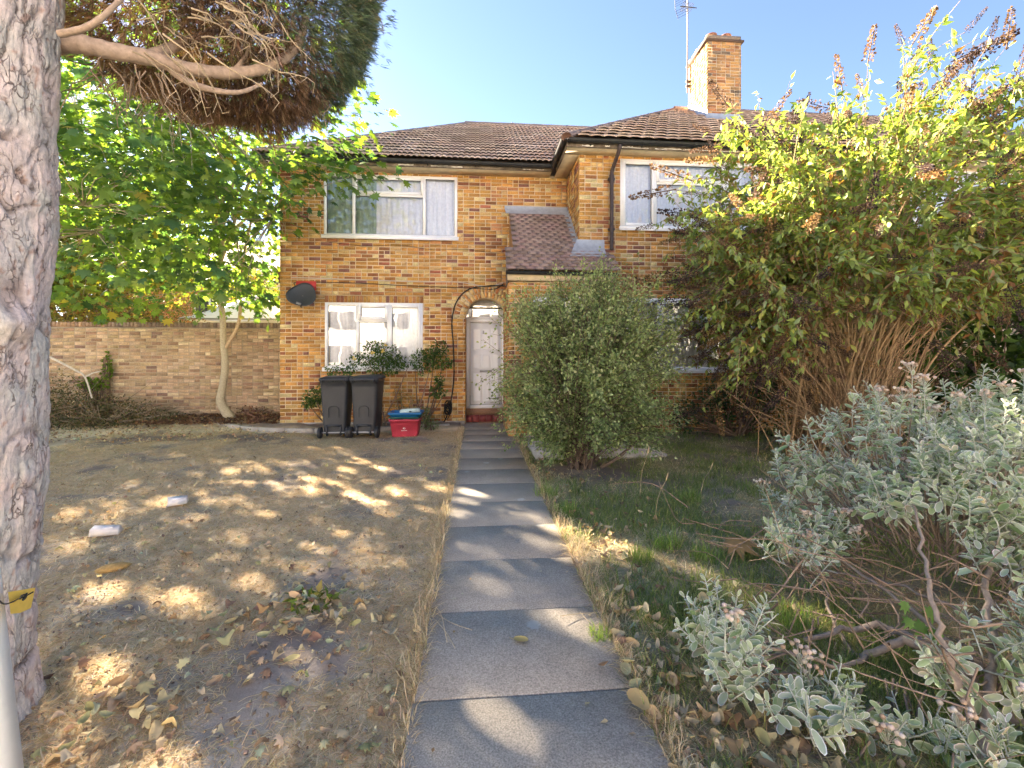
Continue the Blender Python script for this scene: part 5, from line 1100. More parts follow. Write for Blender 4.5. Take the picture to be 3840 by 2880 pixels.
# ================================================================ ROSES AND WEEDS ALONG THE HOUSE
def rose(label, base, blobs, n, flowers=()):
    t = leafy('rose_bush', label, 'rose bush', blobs, n, .055, [[.065, .13, .035], [.10, .18, .045], [.045, .09, .03], [.2, .22, .06]], [4, 3, 3, .5], .55, base=base, shell=.35, wood=(.2, .14, .1), nst=1)
    for f in flowers:
        mb = MB(); V = []
        for q in range(14):
            scatter(mb, *leaf_tmpl(.9), frames(unit(1) + np.array([[0, -.6, .3]])) * .045, np.array([f]) + rng.normal(size=(1, 3)) * .008, pick([[.75, .62, .16], [.8, .74, .4]], [2, 1], 1, .05))
        mb.build('rose_flower', M['dryleaf'], t)
rose('climbing rose with yellow blooms in front of the ground floor window', (-1.85, 8.72, 0), [((-1.75, 8.72, 1.22), (.42, .16, .20)), ((-2.15, 8.72, 1.35), (.30, .12, .13)), ((-1.95, 8.72, 1.58), (.24, .10, .12)), ((-2.45, 8.74, 1.15), (.2, .1, .12)), ((-1.45, 8.74, 1.30), (.22, .1, .12)), ((-1.72, 8.72, 1.42), (.3, .12, .22))], 1900, [(-2.30, 8.62, 1.36), (-1.95, 8.62, 1.46), (-1.72, 8.62, 1.60), (-1.76, 8.62, 1.50)])
rose('tall rose on bare stems between the window and the door', (-1.05, 8.78, 0), [((-1.02, 8.74, 1.30), (.24, .14, .26)), ((-.72, 8.76, 1.55), (.20, .12, .15)), ((-.66, 8.76, 1.28), (.22, .12, .13)), ((-.74, 8.78, .72), (.16, .1, .14)), ((-.72, 8.78, .95), (.10, .08, .12)), ((-.9, 8.76, 1.45), (.2, .1, .1))], 1500)
rose('small rose bush between the house corner and the bins', (-2.82, 8.75, 0), [((-3.05, 8.72, .62), (.22, .16, .16)), ((-2.85, 8.72, .80), (.16, .12, .16)), ((-2.75, 8.74, 1.1), (.10, .08, .15)), ((-3.15, 8.7, .5), (.14, .1, .1))], 900)
leafy('weed', 'pale leafy weed growing behind the red recycling box', 'weed', [((-.86, 8.55, .12), (.16, .12, .14)), ((-.95, 8.6, .30), (.08, .08, .16))], 320, .06, [[.24, .30, .18], [.16, .22, .11]], [1, 1], .35, nst=3)
leafy('weed', 'withered weeds against the brickwork above the recycling box', 'weed', [((-1.45, 8.85, .55), (.25, .10, .40)), ((-1.2, 8.86, .35), (.2, .1, .3))], 380, .05, [[.34, .30, .14], [.22, .24, .09], [.4, .3, .17]], [2, 2, 1], .35, wood=(.33, .24, .15), nst=6)
leafy('weed', 'low weeds and dead stalks at the foot of the maple', 'weed', [((-4.85, 10.1, .12), (.45, .2, .2)), ((-4.2, 10.05, .08), (.3, .2, .14))], 900, .055, [[.16, .08, .05], [.1, .055, .04], [.3, .2, .1], [.12, .12, .05]], [4, 3, 1, 1], .5, wood=(.2, .11, .08), m_='dryleaf')

rng = np.random.default_rng(105)
# ================================================================ ROUND SHRUB by the path (small leaves on arching twigs)
rs = thing('round_shrub', 'round small-leaved green shrub beside the path in front of the bay', 'shrub', (1.30, 5.55, 0))
SC, SR = np.array([1.46, 5.50, 1.18]), np.array([1.06, .95, 1.18])
twm = MB(); LP, LD, LS = [], [], []
trunks = []
for q in range(9):
    a = q / 9 * 2 * math.pi; b0 = np.array([1.30 + .13 * math.cos(a), 5.50 + .12 * math.sin(a), 0]); e_ = SC + np.array([math.cos(a) * .45, math.sin(a) * .4, rng.uniform(-.3, .3)]); c_ = curve([b0, b0 * .75 + e_ * .25 + np.array([0, 0, .12]), e_], 6); trunks.append(c_)
    mb = MB(); tube(mb, c_, np.linspace(.028, .012, len(c_)), 7, np.array([.10, .075, .06]) * rng.uniform(.8, 1.2)); mb.build('stem', M['wood'], rs, smooth=True)
mb = MB(); tube(mb, curve([(1.55, 5.45, 0), (1.75, 5.35, .16), (1.95, 5.4, .30), (2.2, 5.5, .5)], 5), np.linspace(.024, .012, 16), 6, (.12, .09, .07)); mb.build('stem', M['wood'], rs, smooth=True)
allt = np.concatenate(trunks)
clump = unit(62); clump = clump[clump[:, 2] > -.93]
for q in range(900):
    v = clump[int(rng.integers(len(clump)))] + rng.normal(size=3) * .15; v /= np.linalg.norm(v)
    e_ = SC + v * SR * rng.uniform(.82, 1.12) * (1 - .12 * max(0, -v[2])); 
    if v[2] > .2: e_ += np.array([0, 0, rng.uniform(-.02, .16)])
    if rng.random() < .22: e_ = SC + (e_ - SC) * np.array([1.22, 1.15, 1.08])
    if v[2] < .1: e_ = SC + (e_ - SC) * np.array([1.06, 1.06, 1.0])
    if v[2] < -.45: e_ = SC + (e_ - SC) * np.array([1.2, 1.15, 1.0])
    if e_[2] < .08: e_[2] = rng.uniform(.08, .3)
    s0 = allt[int(rng.integers(len(allt)))]; k_ = s0 + (e_ - s0) * .55 + np.array([0, 0, .16]); c_ = curve([s0, k_, e_], 8); tube(twm, c_, np.linspace(.006, .0018, len(c_)), 3, np.array([.16, .115, .085]) * rng.uniform(.6, 1.3), cap=False)
    dirs = np.gradient(c_, axis=0)
    nl = 88; tt = rng.uniform(.22, 1.0, nl) * (len(c_) - 1); i0 = np.clip(tt.astype(int), 0, len(c_) - 2); f = (tt - i0)[:, None]; pp_ = c_[i0] * (1 - f) + c_[i0 + 1] * f; dd_ = dirs[i0]; dd_ /= np.linalg.norm(dd_, axis=1)[:, None]
    sub = unit(nl); LP.append(pp_ + sub * rng.uniform(.01, .085, nl)[:, None]); LD.append(dd_ * .6 + sub); LS.append(tt / (len(c_) - 1))
tag(twm.build('twigs', M['wood'], rs), kind='stuff')
LP, LD, LS = map(np.concatenate, (LP, LD, LS)); ok = LP[:, 2] > .02; LP, LD, LS = LP[ok], LD[ok], LS[ok]; k_ = len(LP)
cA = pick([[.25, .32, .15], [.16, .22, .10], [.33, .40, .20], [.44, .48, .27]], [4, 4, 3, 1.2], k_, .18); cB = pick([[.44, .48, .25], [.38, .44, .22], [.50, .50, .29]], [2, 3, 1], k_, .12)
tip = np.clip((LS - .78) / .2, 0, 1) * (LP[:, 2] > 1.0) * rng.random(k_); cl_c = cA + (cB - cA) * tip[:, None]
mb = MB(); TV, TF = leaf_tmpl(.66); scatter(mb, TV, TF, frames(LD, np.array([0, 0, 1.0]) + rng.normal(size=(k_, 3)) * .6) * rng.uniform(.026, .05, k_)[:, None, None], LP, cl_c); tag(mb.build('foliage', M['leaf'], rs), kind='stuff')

rng = np.random.default_rng(106)
# ================================================================ BUDDLEIA (right)
bd_ = thing('buddleia_bush', 'tall buddleia with withered flower spikes and bare tan stems', 'shrub', (5.0, 5.75, 0))
BC, BR = np.array([5.15, 5.6, 2.95]), np.array([2.55, 1.9, 2.0])
stem_c = np.array([.36, .25, .14]); LP, LD, LN, LH = [], [], [], []; sp_pos, sp_dir = [], []
tw = MB(); n_stem = 0
for q in range(235):
    v = unit(1)[0]; v[2] = abs(v[2]) * 1.0 - .36; v /= np.linalg.norm(v)
    if q >= 212: v = np.array([-.9 + rng.normal() * .2, -.2 + rng.normal() * .35, -.35 + rng.normal() * .25]); v /= np.linalg.norm(v)
    if v[1] > .75: continue
    e_ = BC + v * BR * rng.uniform(.66, 1.0) * (.8 + .4 * snoise(v[0] * 2 + 3 * v[1], v[2] * 2, .4, 51))
    if v[0] < -.3: e_[2] = max(e_[2] - .35, 1.0)
    if e_[1] > 7.6: e_[1] = 7.6
    b0 = np.array([5.0 + rng.normal() * .30, 5.72 + rng.normal() * .16, 0]); k1 = b0 + (e_ - b0) * np.array([.28, .28, .48]) + np.array([0, 0, .15]); c_ = curve([b0, k1, b0 + (e_ - b0) * np.array([.66, .66, .86]) + rng.normal(size=3) * .06, e_], 6)
    r0 = rng.uniform(.008, .022)
    if n_stem < 60: mb = MB(); tube(mb, c_, np.linspace(r0, .005, len(c_)), 6, stem_c * rng.uniform(.65, 1.2)); mb.build('stem', M['wood'], bd_, smooth=True); n_stem += 1
    else: tube(tw, c_, np.linspace(r0 * .7, .004, len(c_)), 5, stem_c * rng.uniform(.6, 1.15), cap=False)
    for s_ in range(13):
        t0 = rng.uniform(.42, 1.0) ** .7; j_ = int(t0 * (len(c_) - 1)); p0 = c_[j_]; o_ = (p0 - BC) / BR; o_ = o_ / (np.linalg.norm(o_) + 1e-6); d_ = o_ * .8 + unit(1)[0] * .8 + np.array([0, 0, .25]); d_ /= np.linalg.norm(d_); L = rng.uniform(.25, .62) * (1.0 if rng.random() < .8 else 1.7); c2 = curve([p0, p0 + d_ * L * .5 + np.array([0, 0, .04]), p0 + d_ * L + np.array([0, 0, -.05])], 4); tube(tw, c2, np.linspace(.005, .002, len(c2)), 4, stem_c * rng.uniform(.5, 1.0), cap=False)
        nl = int(rng.integers(14, 22)); ti = rng.uniform(.1, 1.0, nl) * (len(c2) - 1); i0 = np.clip(ti.astype(int), 0, len(c2) - 2); f = (ti - i0)[:, None]; LP.append(c2[i0] * (1 - f) + c2[i0 + 1] * f + rng.normal(size=(nl, 3)) * .015); sd = unit(nl); LD.append(sd + d_ * .5 + np.array([0, 0, -.55])); LN.append(np.array([0, 0, 1.0]) + rng.normal(size=(nl, 3)) * .55); LH.append(np.full(nl, np.linalg.norm((p0 - BC) / BR)))
        if rng.random() < .22 and np.linalg.norm((c2[-1] - BC) / BR) > .76: sp_pos.append(c2[-1]); dd = d_ + np.array([rng.normal() * .4, 0, .15 if c2[-1][2] > 4.2 else rng.uniform(-.45, .15)]); sp_dir.append(dd / np.linalg.norm(dd))
for px, py, d_, ang in ((868, 62, 5.9, 80), (912, 45, 5.8, 58), (955, 60, 5.7, 25), (975, 58, 5.6, 32), (842, 88, 6.0, 100), (985, 100, 5.4, 25), (1008, 85, 5.2, 28), (835, 110, 6.0, 165), (690, 180, 6.3, 160), (672, 190, 6.3, 190), (700, 215, 6.2, 175), (668, 275, 6.2, 190), (690, 300, 6.1, 185), (945, 75, 5.7, 35), (905, 75, 5.8, 60), (1000, 120, 5.0, 20)):
    p = atD(px, py, d_); a = R(ang); dd = camw(math.cos(a), 0, 0) - camw(0, 0, 0) + np.array([0, 0, math.sin(a)]); sp_pos.append(p); sp_dir.append(dd); base = BC + (p - BC) * .72; c2 = curve([base, (base + p) / 2 + np.array([0, 0, .05]), p], 4); tube(tw, c2, np.linspace(.006, .003, len(c2)), 4, stem_c * .7, cap=False)
    nl = 14; ti = rng.uniform(.2, 1, nl) * (len(c2) - 1); i0 = np.clip(ti.astype(int), 0, len(c2) - 2); LP.append(c2[i0] + rng.normal(size=(nl, 3)) * .03); LD.append(unit(nl) + np.array([0, 0, -.3])); LN.append(np.array([0, 0, 1.0]) + rng.normal(size=(nl, 3)) * .5); LH.append(np.full(nl, .95))
for q in range(260):                                     # dense tan canes and dry twigs at the base
    b0 = np.array([5.0 + rng.normal() * .34, 5.66 + rng.normal() * .2, 0]); a = rng.uniform(-1.1, 1.1); L = rng.uniform(.7, 2.1); e_ = b0 + np.array([math.sin(a) * L * .85, -abs(rng.normal()) * .35, math.cos(a) * L]); k1 = b0 + (e_ - b0) * .5 + np.array([-math.sin(a) * .08, 0, .12]); tube(tw, curve([b0, k1, e_], 6), np.linspace(rng.uniform(.006, .013), .0025, 13), 4, np.array([.38, .26, .15]) * rng.uniform(.55, 1.15), cap=False)
    for s_ in range(3): p1 = b0 + (e_ - b0) * rng.uniform(.4, .95); tube(tw, [p1, p1 + unit(1)[0] * .12 + np.array([0, 0, .05]), p1 + unit(1)[0] * .15 + np.array([0, 0, .15])], [.003, .002, .0015], 3, np.array([.32, .21, .13]) * rng.uniform(.6, 1.1), cap=False)
tag(tw.build('canes', M['wood'], bd_), kind='stuff')
LP, LD, LN, LH = map(np.concatenate, (LP, LD, LN, LH)); ok = (LP[:, 2] > .25) & (LP[:, 1] < 7.85) & ~((LP[:, 2] < 1.9) & (LP[:, 0] > 3.9) & (LP[:, 0] < 6.6) & (rng.random(len(LP)) < .86)) & ~((LP[:, 2] < 1.1) & (rng.random(len(LP)) < .7)); LP, LD, LN, LH = LP[ok], LD[ok], LN[ok], LH[ok]; k_ = len(LP)
dryp = np.clip(.26 - (LP[:, 2] - 1.2) * .09, .03, .26) * (LH < .9) + .03
cg = pick([[.25, .33, .09], [.32, .40, .12], [.19, .27, .10], [.40, .41, .11], [.27, .34, .19]], [4, 4, 3, 2, 2], k_, .15); cd = pick([[.30, .15, .06], [.22, .11, .05], [.34, .22, .09]], [2, 2, 1], k_, .15); bc_ = np.where((rng.random(k_) < dryp)[:, None], cd, cg)
Ms = frames(LD, LN) * rng.uniform(.06, .125, k_)[:, None, None]; tm = leaf_tmpl(.44)
mask = leaf_parts(bd_, tm, Ms, LP, bc_, M['leaf'], 260, camdist(LP) + .05 * inframe(LP))
mb = MB(); scatter(mb, *tm, Ms[mask], LP[mask], bc_[mask]); tag(mb.build('foliage', M['leaf'], bd_), kind='stuff')
# withered flower spikes, each a part
def spike_mesh(col):
    mb = MB(); P, D, S = [], [], []; n_ = 190
    t = rng.random(n_) ** .9; a = rng.uniform(0, 2 * math.pi, n_); r_ = (.115 * (1 - t) ** .75 + .012) * rng.uniform(.5, 1.1, n_); P = np.stack([r_ * np.cos(a), t, r_ * np.sin(a)], 1); D = np.stack([np.cos(a), np.full(n_, .5), np.sin(a)], 1)
    scatter(mb, np.array([[0, 0, 0], [.5, .5, 0], [0, 1, .3], [-.5, .5, 0]]), np.array([[0, 1, 2, 3]]), frames(D + unit(n_) * .4) * rng.uniform(.03, .07, n_)[:, None, None], P, pick([col, np.array(col) * 1.6, np.array(col) * .6], [3, 1.5, 2], n_, .15)); tube(mb, [(0, -.1, 0), (0, .5, .0), (0, .98, .01)], [.014, .01, .004], 4, np.array(col) * .8, cap=False); return mb.mesh('flower_spike', M['dryleaf'])
SM = [spike_mesh(c) for c in ([.11, .075, .06], [.075, .055, .055], [.20, .125, .065], [.14, .085, .055], [.26, .17, .08])]
bl = Vector(bd_.location)
for q, (p, d_) in enumerate(zip(sp_pos, sp_dir)):
    fr = frames(d_[None])[0] * (rng.uniform(.42, .66) if q >= len(sp_pos) - 16 else rng.uniform(.20, .44)); o = bpy.data.objects.new('flower_spike', SM[int(rng.choice(5, p=[.3, .22, .18, .2, .1]))]); COL.objects.link(o); o.parent = bd_; o.matrix_basis = Matrix([list(fr[r]) + [p[r] - bl[r]] for r in range(3)] + [[0, 0, 0, 1]])
# shrubs behind the buddleia
leafy('green_shrub', 'dark broad-leaved shrub in the gap right of the buddleia stems', 'shrub', [((7.3, 5.9, 1.3), (1.3, .9, 1.5)), ((8.6, 5.4, 1.5), (1.4, 1.0, 1.7)), ((6.7, 6.9, 1.2), (1.2, .6, 1.4))], 9000, .12, [[.07, .13, .03], [.11, .18, .04], [.045, .085, .03]], [4, 3, 3], .75, base=(7.4, 5.9, 0))
leafy('green_shrub', 'low dark shrub against the brickwork under the hidden window', 'shrub', [((4.3, 7.6, .55), (.5, .3, .6)), ((5.2, 7.5, .9), (.9, .4, 1.0)), ((3.7, 7.6, .35), (.25, .2, .35))], 4200, .06, [[.045, .085, .035], [.07, .115, .045], [.03, .06, .03]], [4, 3, 3], .6, base=(4.6, 7.5, 0))

rng = np.random.default_rng(107)
# ================================================================ SILVER SHRUB (right foreground)
ss = thing('silver_shrub', 'sprawling silver-leaved shrub with faded flower heads in the right foreground', 'shrub', (2.45, 2.0, 0))
blobs = [((3.05, 2.75, .62), (1.0, .75, .62), 190), ((2.55, 2.95, .42), (.50, .45, .40), 75), ((2.4, 2.15, .66), (.38, .38, .30), 50), ((2.75, 2.05, .70), (.6, .45, .45), 105), ((2.45, 1.75, .55), (.30, .25, .25), 26), ((3.0, 2.0, .45), (.45, .35, .35), 36), ((2.05, 2.5, .34), (.22, .2, .16), 16), ((1.02, 1.72, .24), (.20, .22, .24), 26), ((1.22, 1.50, .14), (.22, .16, .14), 20), ((1.95, 1.55, .24), (.3, .2, .18), 22), ((1.75, 1.28, .10), (.25, .12, .12), 12), ((2.3, 1.5, .35), (.3, .2, .2), 22), ((1.55, 1.48, .08), (.24, .14, .10), 9), ((1.75, 2.35, .34), (.20, .2, .16), 14), ((3.9, 2.9, .75), (.7, .8, .6), 60)]
tips, tdir = [], []
root = np.array([2.5, 1.75, 0])
for c, r, n_ in blobs:
    for q in range(n_):
        v = unit(1)[0]
        if v[2] < -.35: v[2] *= -1
        p = np.array(c) + v * np.array(r) * rng.uniform(.72, 1.05)
        if p[2] < .06: p[2] = .06 + rng.random() * .1
        tips.append(p); d_ = v * np.array([.6, .6, .5]) + np.array([0, 0, .55]) + unit(1)[0] * .3; tdir.append(d_ / np.linalg.norm(d_))
for px, py, d_ in ((912, 372, 2.75), (925, 385, 2.7), (880, 395, 2.8), (1005, 392, 2.6), (985, 400, 2.6), (960, 402, 2.65)): tips.append(atD(px, py, d_)); tdir.append(np.array([0, 0, 1.0]))
tips, tdir = np.array(tips), np.array(tdir)
tw = MB(); LP, LD, LN, LSz = [], [], [], []; wcs = np.array([.30, .25, .20])
for p, d_ in zip(tips, tdir):
    L = rng.uniform(.10, .20); s0 = p - d_ * L; back = root + np.array([0, .4, .1]) - s0; back /= np.linalg.norm(back); inner = s0 + back * rng.uniform(.12, .30) - d_ * .1 + rng.normal(size=3) * .05; inner[2] = max(inner[2], .05)
    tube(tw, curve([inner, s0 - d_ * .05, p], 4), np.linspace(.005, .0025, 9), 4, np.array([[.26, .19, .14]] * 4 + [[.42, .44, .38]] * 5) * rng.uniform(.8, 1.1), cap=False)
    nl = int(rng.integers(10, 21)); a = np.arange(nl) * 2.4 + rng.uniform(0, 6); t = np.linspace(0, 1, nl); A = np.cross(d_, [.3, .2, .9]); A /= np.linalg.norm(A); B = np.cross(A, d_); rad = np.cos(a)[:, None] * A + np.sin(a)[:, None] * B; up = .15 + 1.3 * t[:, None] ** 1.8
    LP.append(s0 + d_ * (t * L)[:, None] + rad * .004); LD.append(rad * 1.0 + d_ * up + rng.normal(size=(nl, 3)) * .26); LN.append(d_ - rad * .4 + rng.normal(size=(nl, 3)) * .30); LSz.append((.072 - .043 * t) * rng.uniform(.5, 1.3, nl))
tag(tw.build('shoots', M['wood'], ss), kind='stuff')
LP, LD, LN, LSz = map(np.concatenate, (LP, LD, LN, LSz)); k_ = len(LP); Ms = frames(LD, LN) * LSz[:, None, None]
fc = pick([[.25, .31, .18], [.33, .375, .26], [.20, .265, .14], [.40, .43, .33], [.40, .36, .24]], [4, 4, 3, 2, .6], k_, .10); young = np.clip((.05 - LSz) / .03, 0, 1)[:, None]; fc = fc + (np.array([.36, .40, .33]) - fc) * young * .7
mask = leaf_parts(ss, (FELT_V, FELT_F), Ms, LP, fc, M['felt'], 290, camdist(LP) + .03 * inframe(LP), tcol=FELT_C, nvar=12)
mb = MB(); scatter(mb, FELT_V, FELT_F, Ms[mask], LP[mask], fc[mask], FELT_C); tag(mb.build('foliage', M['felt'], ss), kind='stuff')
# faded flower heads
hv = unit(26); hsel = tips[rng.choice(len(tips) - 6, 46, replace=False)]; hsel = np.concatenate([hsel, tips[-6:]])
for p in hsel:
    mb = MB(); n_ = 12; of = rng.normal(size=(n_, 3)) * np.array([.022, .022, .009]) + np.array([0, 0, .045]); c = pick([[.60, .50, .42], [.50, .37, .26], [.66, .60, .54]], [3, 2, 2], n_, .1)
    for o_, cc_ in zip(of, c): lathe(mb, [(0, -.010), (.008, -.004), (.010, .003), (.005, .008), (0, .009)], 6, p + o_, cc_); tube(mb, [p - np.array([0, 0, .01]), p + o_], [.0018, .0012], 3, (.5, .5, .42), cap=False)
    mb.build('flower_head', M['dryleaf'], ss, smooth=True)
# woody limbs
for pts, r0, r1 in (([(1040, 742, 1.62), (985, 705, 1.72), (950, 665, 1.85), (905, 640, 1.95), (868, 655, 2.0), (850, 650, 2.1), (830, 610, 2.3), (820, 570, 2.5)], .030, .004), ([(1045, 735, 1.7), (990, 700, 1.8), (945, 655, 1.95), (895, 630, 2.05), (850, 628, 2.15), (805, 640, 2.1)], .026, .010), ([(975, 730, 1.6), (962, 690, 1.62), (948, 655, 1.66), (935, 610, 1.75), (925, 560, 1.95), (915, 510, 2.2), (905, 470, 2.5)], .015, .004), ([(985, 780, 1.45), (985, 720, 1.6), (992, 660, 1.75), (985, 600, 1.9), (990, 550, 2.1), (975, 500, 2.4), (960, 450, 2.6)], .022, .004), ([(868, 655, 2.0), (845, 668, 1.9), (800, 655, 1.8), (760, 645, 1.75), (730, 632, 1.72)], .010, .005), ([(1030, 690, 1.8), (970, 660, 1.95), (900, 600, 2.2), (840, 560, 2.5)], .016, .007), ([(1030, 650, 1.9), (960, 610, 2.05), (890, 585, 2.3), (820, 570, 2.5), (770, 560, 2.6)], .009, .004), ([(900, 780, 1.5), (880, 740, 1.6), (820, 720, 1.65), (775, 728, 1.6)], .012, .006), ([(880, 700, 1.9), (850, 700, 1.8), (812, 715, 1.7), (790, 735, 1.6)], .010, .005)):
    c_ = px_curve(pts, 5); c_[:, 2] = np.maximum(c_[:, 2], .01); mb = MB(); tube(mb, c_ + rng.normal(size=c_.shape) * .006, np.linspace(r0, r1, len(c_)), 7, np.array([.27, .21, .165]) * rng.uniform(.8, 1.15)); mb.build('limb', M['wood'], ss, smooth=True)
mb = MB()
for q in range(240):
    p0 = np.array([rng.uniform(1.4, 3.6), rng.uniform(1.3, 2.9), rng.uniform(.03, .45)]); d_ = np.array([-1.0 + rng.normal() * .8, .4 + rng.normal() * .7, .15 + rng.normal() * .6]); d_ /= np.linalg.norm(d_); L = rng.uniform(.2, .55); tube(mb, curve([p0, p0 + d_ * L * .5 + rng.normal(size=3) * .06, p0 + d_ * L], 3), np.linspace(rng.uniform(.002, .0055), .0015, 7), 4, np.array([.27, .19, .135]) * rng.uniform(.55, 1.3), cap=False)
tag(mb.build('dead_twigs', M['wood'], ss), kind='stuff')
iv = [(905, 600, 1.72), (912, 618, 1.7), (925, 622, 1.75), (938, 628, 1.72), (930, 605, 1.8)]
iy = thing('ivy_sprig', 'green pointed ivy leaves among the bare twigs of the silver shrub', 'ivy', tuple(atZ(920, 700)))
for q in iv:
    p = atD(*q); d_ = np.array([rng.normal() * .6, -.3, -.8]); fr = frames(d_[None], np.array([[0, -.8, .6]]))[0] * rng.uniform(.055, .08); mb = MB(); scatter(mb, MAP_V * np.array([.7, 1, 1]), MAP_F, fr[None], p[None], np.array([[.10, .20, .04]]) * rng.uniform(.7, 1.2)); mb.build('leaf', M['leaf'], iy)
mb = MB(); tube(mb, curve([atZ(935, 700), atD(932, 650, 1.78), atD(925, 612, 1.78), atD(905, 598, 1.74)], 5), .0025, 4, (.2, .15, .08)); mb.build('stem', M['wood'], iy)
rng = np.random.default_rng(200)
# ================================================================ GRASS, LITTER
def gz_at(x, y):
    n = snoise(x, y, 0.5, 4) * 0.03 + snoise(x, y, 0.13, 5) * 0.016 + snoise(x, y, 0.06, 6) * 0.010 - 0.03
    return n
def blades(mb, x, y, L, w, lean, col, zoff=0.0, droop=.5):
    """three-vertex-pair blades: x,y root; lean 0 = upright, 1 = flat"""
    n = len(x); a = rng.uniform(0, 2 * math.pi, n); el = (1 - lean) * math.pi / 2; d = np.stack([np.cos(a) * np.cos(el), np.sin(a) * np.cos(el), np.sin(el)], 1); s = np.stack([-np.sin(a), np.cos(a), np.zeros(n)], 1) * (w / 2)[:, None]
    p0 = np.stack([x, y, gz_at(x, y) + zoff], 1); p1 = p0 + d * (L * .55)[:, None]; p2 = p0 + d * L[:, None] - np.array([0, 0, 1.0]) * (L * droop * .45)[:, None] * np.cos(el)[:, None] + s * rng.normal(size=(n, 1)) * 6
    p2[:, 2] = np.maximum(p2[:, 2], p0[:, 2] + .002); p1[:, 2] = np.maximum(p1[:, 2], p0[:, 2] + .003)
    V = np.stack([p0 - s, p0 + s, p1 + s * .8, p1 - s * .8, p2], 1).reshape(-1, 3); b = (np.arange(n) * 5)[:, None]
    C = np.repeat(col, 5, 0); mb.add(V, b + np.array([[0, 1, 2, 3]]), C); mb.f.append((b + np.array([[3, 2, 4]])) + (mb.o - len(V)))
def samp(n, x0, x1, y0, y1, pw=1.25):
    """points denser near the camera"""
    u = rng.random(n * 4); y = (y0 ** (1 - pw) + u * (y1 ** (1 - pw) - y0 ** (1 - pw))) ** (1 / (1 - pw)); x = rng.uniform(x0, x1, n * 4)
    return x, y
STR = [[.66, .52, .32], [.74, .62, .42], [.56, .42, .25], [.78, .69, .50], [.46, .41, .21], [.34, .25, .16]]
# left lawn: matted dry straw
x, y = samp(90000, -6.5, PX0 + .03, 1.0, 8.6); 
ok = (x > -1.15 * y - .6) & (rng.random(len(x)) < np.clip(1.12 - soil_mask(x, y) * 1.15, .03, 1)) & (y < 8.3 + .9 * np.clip((-x - 3.6) / 2, 0, 1)); x, y = x[ok][:165000], y[ok][:165000]; n = len(x)
mb = MB(); blades(mb, x, y, rng.uniform(.02, .075, n) * (1 + y * .07), rng.uniform(.0013, .0030, n) * (1 + .32 * y), np.clip(rng.normal(.91, .10, n), .35, .995), pick(STR, [5, 6, 2.5, 4, .6, .4], n, .14))
tag(mb.build('dry_grass', M['straw']), 'short dry straw-coloured grass of the left lawn', 'grass', kind='stuff')
# right side: green and straw mixed
x, y = samp(40000, PX1 - .02, 6.5, 1.0, 8.0); gm = snoise(x, y, .7, 12) * .6 + snoise(x, y, .22, 13) * .4
ok = (x < 1.15 * y + 1.0) & (rng.random(len(x)) < np.clip(1.1 - soil_mask(x, y) * 1.1, .06, 1)) & ~((x > .82) & (x < 2.6) & (y > 5.95)); x, y, gm = x[ok][:80000], y[ok][:80000], gm[ok][:80000]; n = len(x)
isg = rng.random(n) < np.clip((gm - .36) * 3.0 + .12, .04, .92); cg = pick([[.20, .27, .08], [.27, .33, .10], [.155, .21, .07], [.36, .36, .14]], [4, 3, 3, 2], n, .14); cs = pick(STR, [5, 4, 3, 2, 2, 1], n, .14)
mb = MB(); blades(mb, x, y, np.where(isg, rng.uniform(.05, .13, n), rng.uniform(.03, .10, n)), rng.uniform(.002, .004, n) * (1 + .15 * y), np.where(isg, np.clip(rng.normal(.45, .18, n), .1, .95), np.clip(rng.normal(.75, .15, n), .2, .99)), np.where(isg[:, None], cg, cs))
tag(mb.build('green_grass', M['straw']), 'patchy green and straw grass right of the path', 'grass', kind='stuff')
# straw fringe spilling over the path edges
n = 9000; yy = 1.0 + 7.6 * rng.random(n) ** 1.5; sd = rng.random(n) < .55; thick = .4 + 1.1 * snoise(yy, sd * 9.0, .45, 15); xx = np.where(sd, PX0 + .015 - np.abs(rng.normal(size=n)) * .05 * thick, PX1 - .01 + np.abs(rng.normal(size=n)) * .05 * thick)
mb = MB(); blades(mb, xx, yy, rng.uniform(.04, .13, n) * thick, rng.uniform(.0016, .0034, n) * (1 + .12 * yy), np.clip(rng.normal(.62, .2, n), .1, .98), pick(STR, [5, 5, 3, 3, 1.5, .6], n, .13), zoff=.018)
tag(mb.build('straw_fringe', M['straw']), 'dry straw fringe spilling over both edges of the path', 'grass', kind='stuff')
# tall green tufts, each a thing
for px, py, s, lab in ((548, 497, .20, 'green grass tuft at the foot of the round shrub by the path'), (566, 512, .17, 'green grass tuft in front of the round shrub, close to the path'), (690, 500, .16, 'green grass tuft on the right lawn in front of the buddleia'), (668, 548, .17, 'green grass tuft left of the big withered leaf'), (705, 560, .16, 'green grass tuft behind the big withered leaf'), (640, 560, .15, 'green grass tuft beside the path near the sun patches'), (700, 625, .13, 'sunlit grass tuft under the low silver sprigs'), (600, 640, .08, 'small yellow-green grass tuft at the path edge'), (795, 625, .14, 'green grass tuft under the silver shrub')):
    p = atZ(px, py); n = 150; t = thing('grass_tuft', lab, 'grass tuft', tuple(p), 'green tufts right of the path'); r_ = rng.random(n) ** .5 * s * .65; a = rng.uniform(0, 6.283, n)
    mb = MB(); blades(mb, p[0] + r_ * np.cos(a), p[1] + r_ * np.sin(a), rng.uniform(.5, 1.1, n) * s, rng.uniform(.003, .006, n), np.clip(rng.normal(.33, .18, n), .05, .9), pick([[.19, .29, .07], [.25, .36, .09], [.31, .38, .12], [.48, .45, .22]], [4, 4, 2, .8], n, .12)); mb.build('blades', M['leaf'], t)
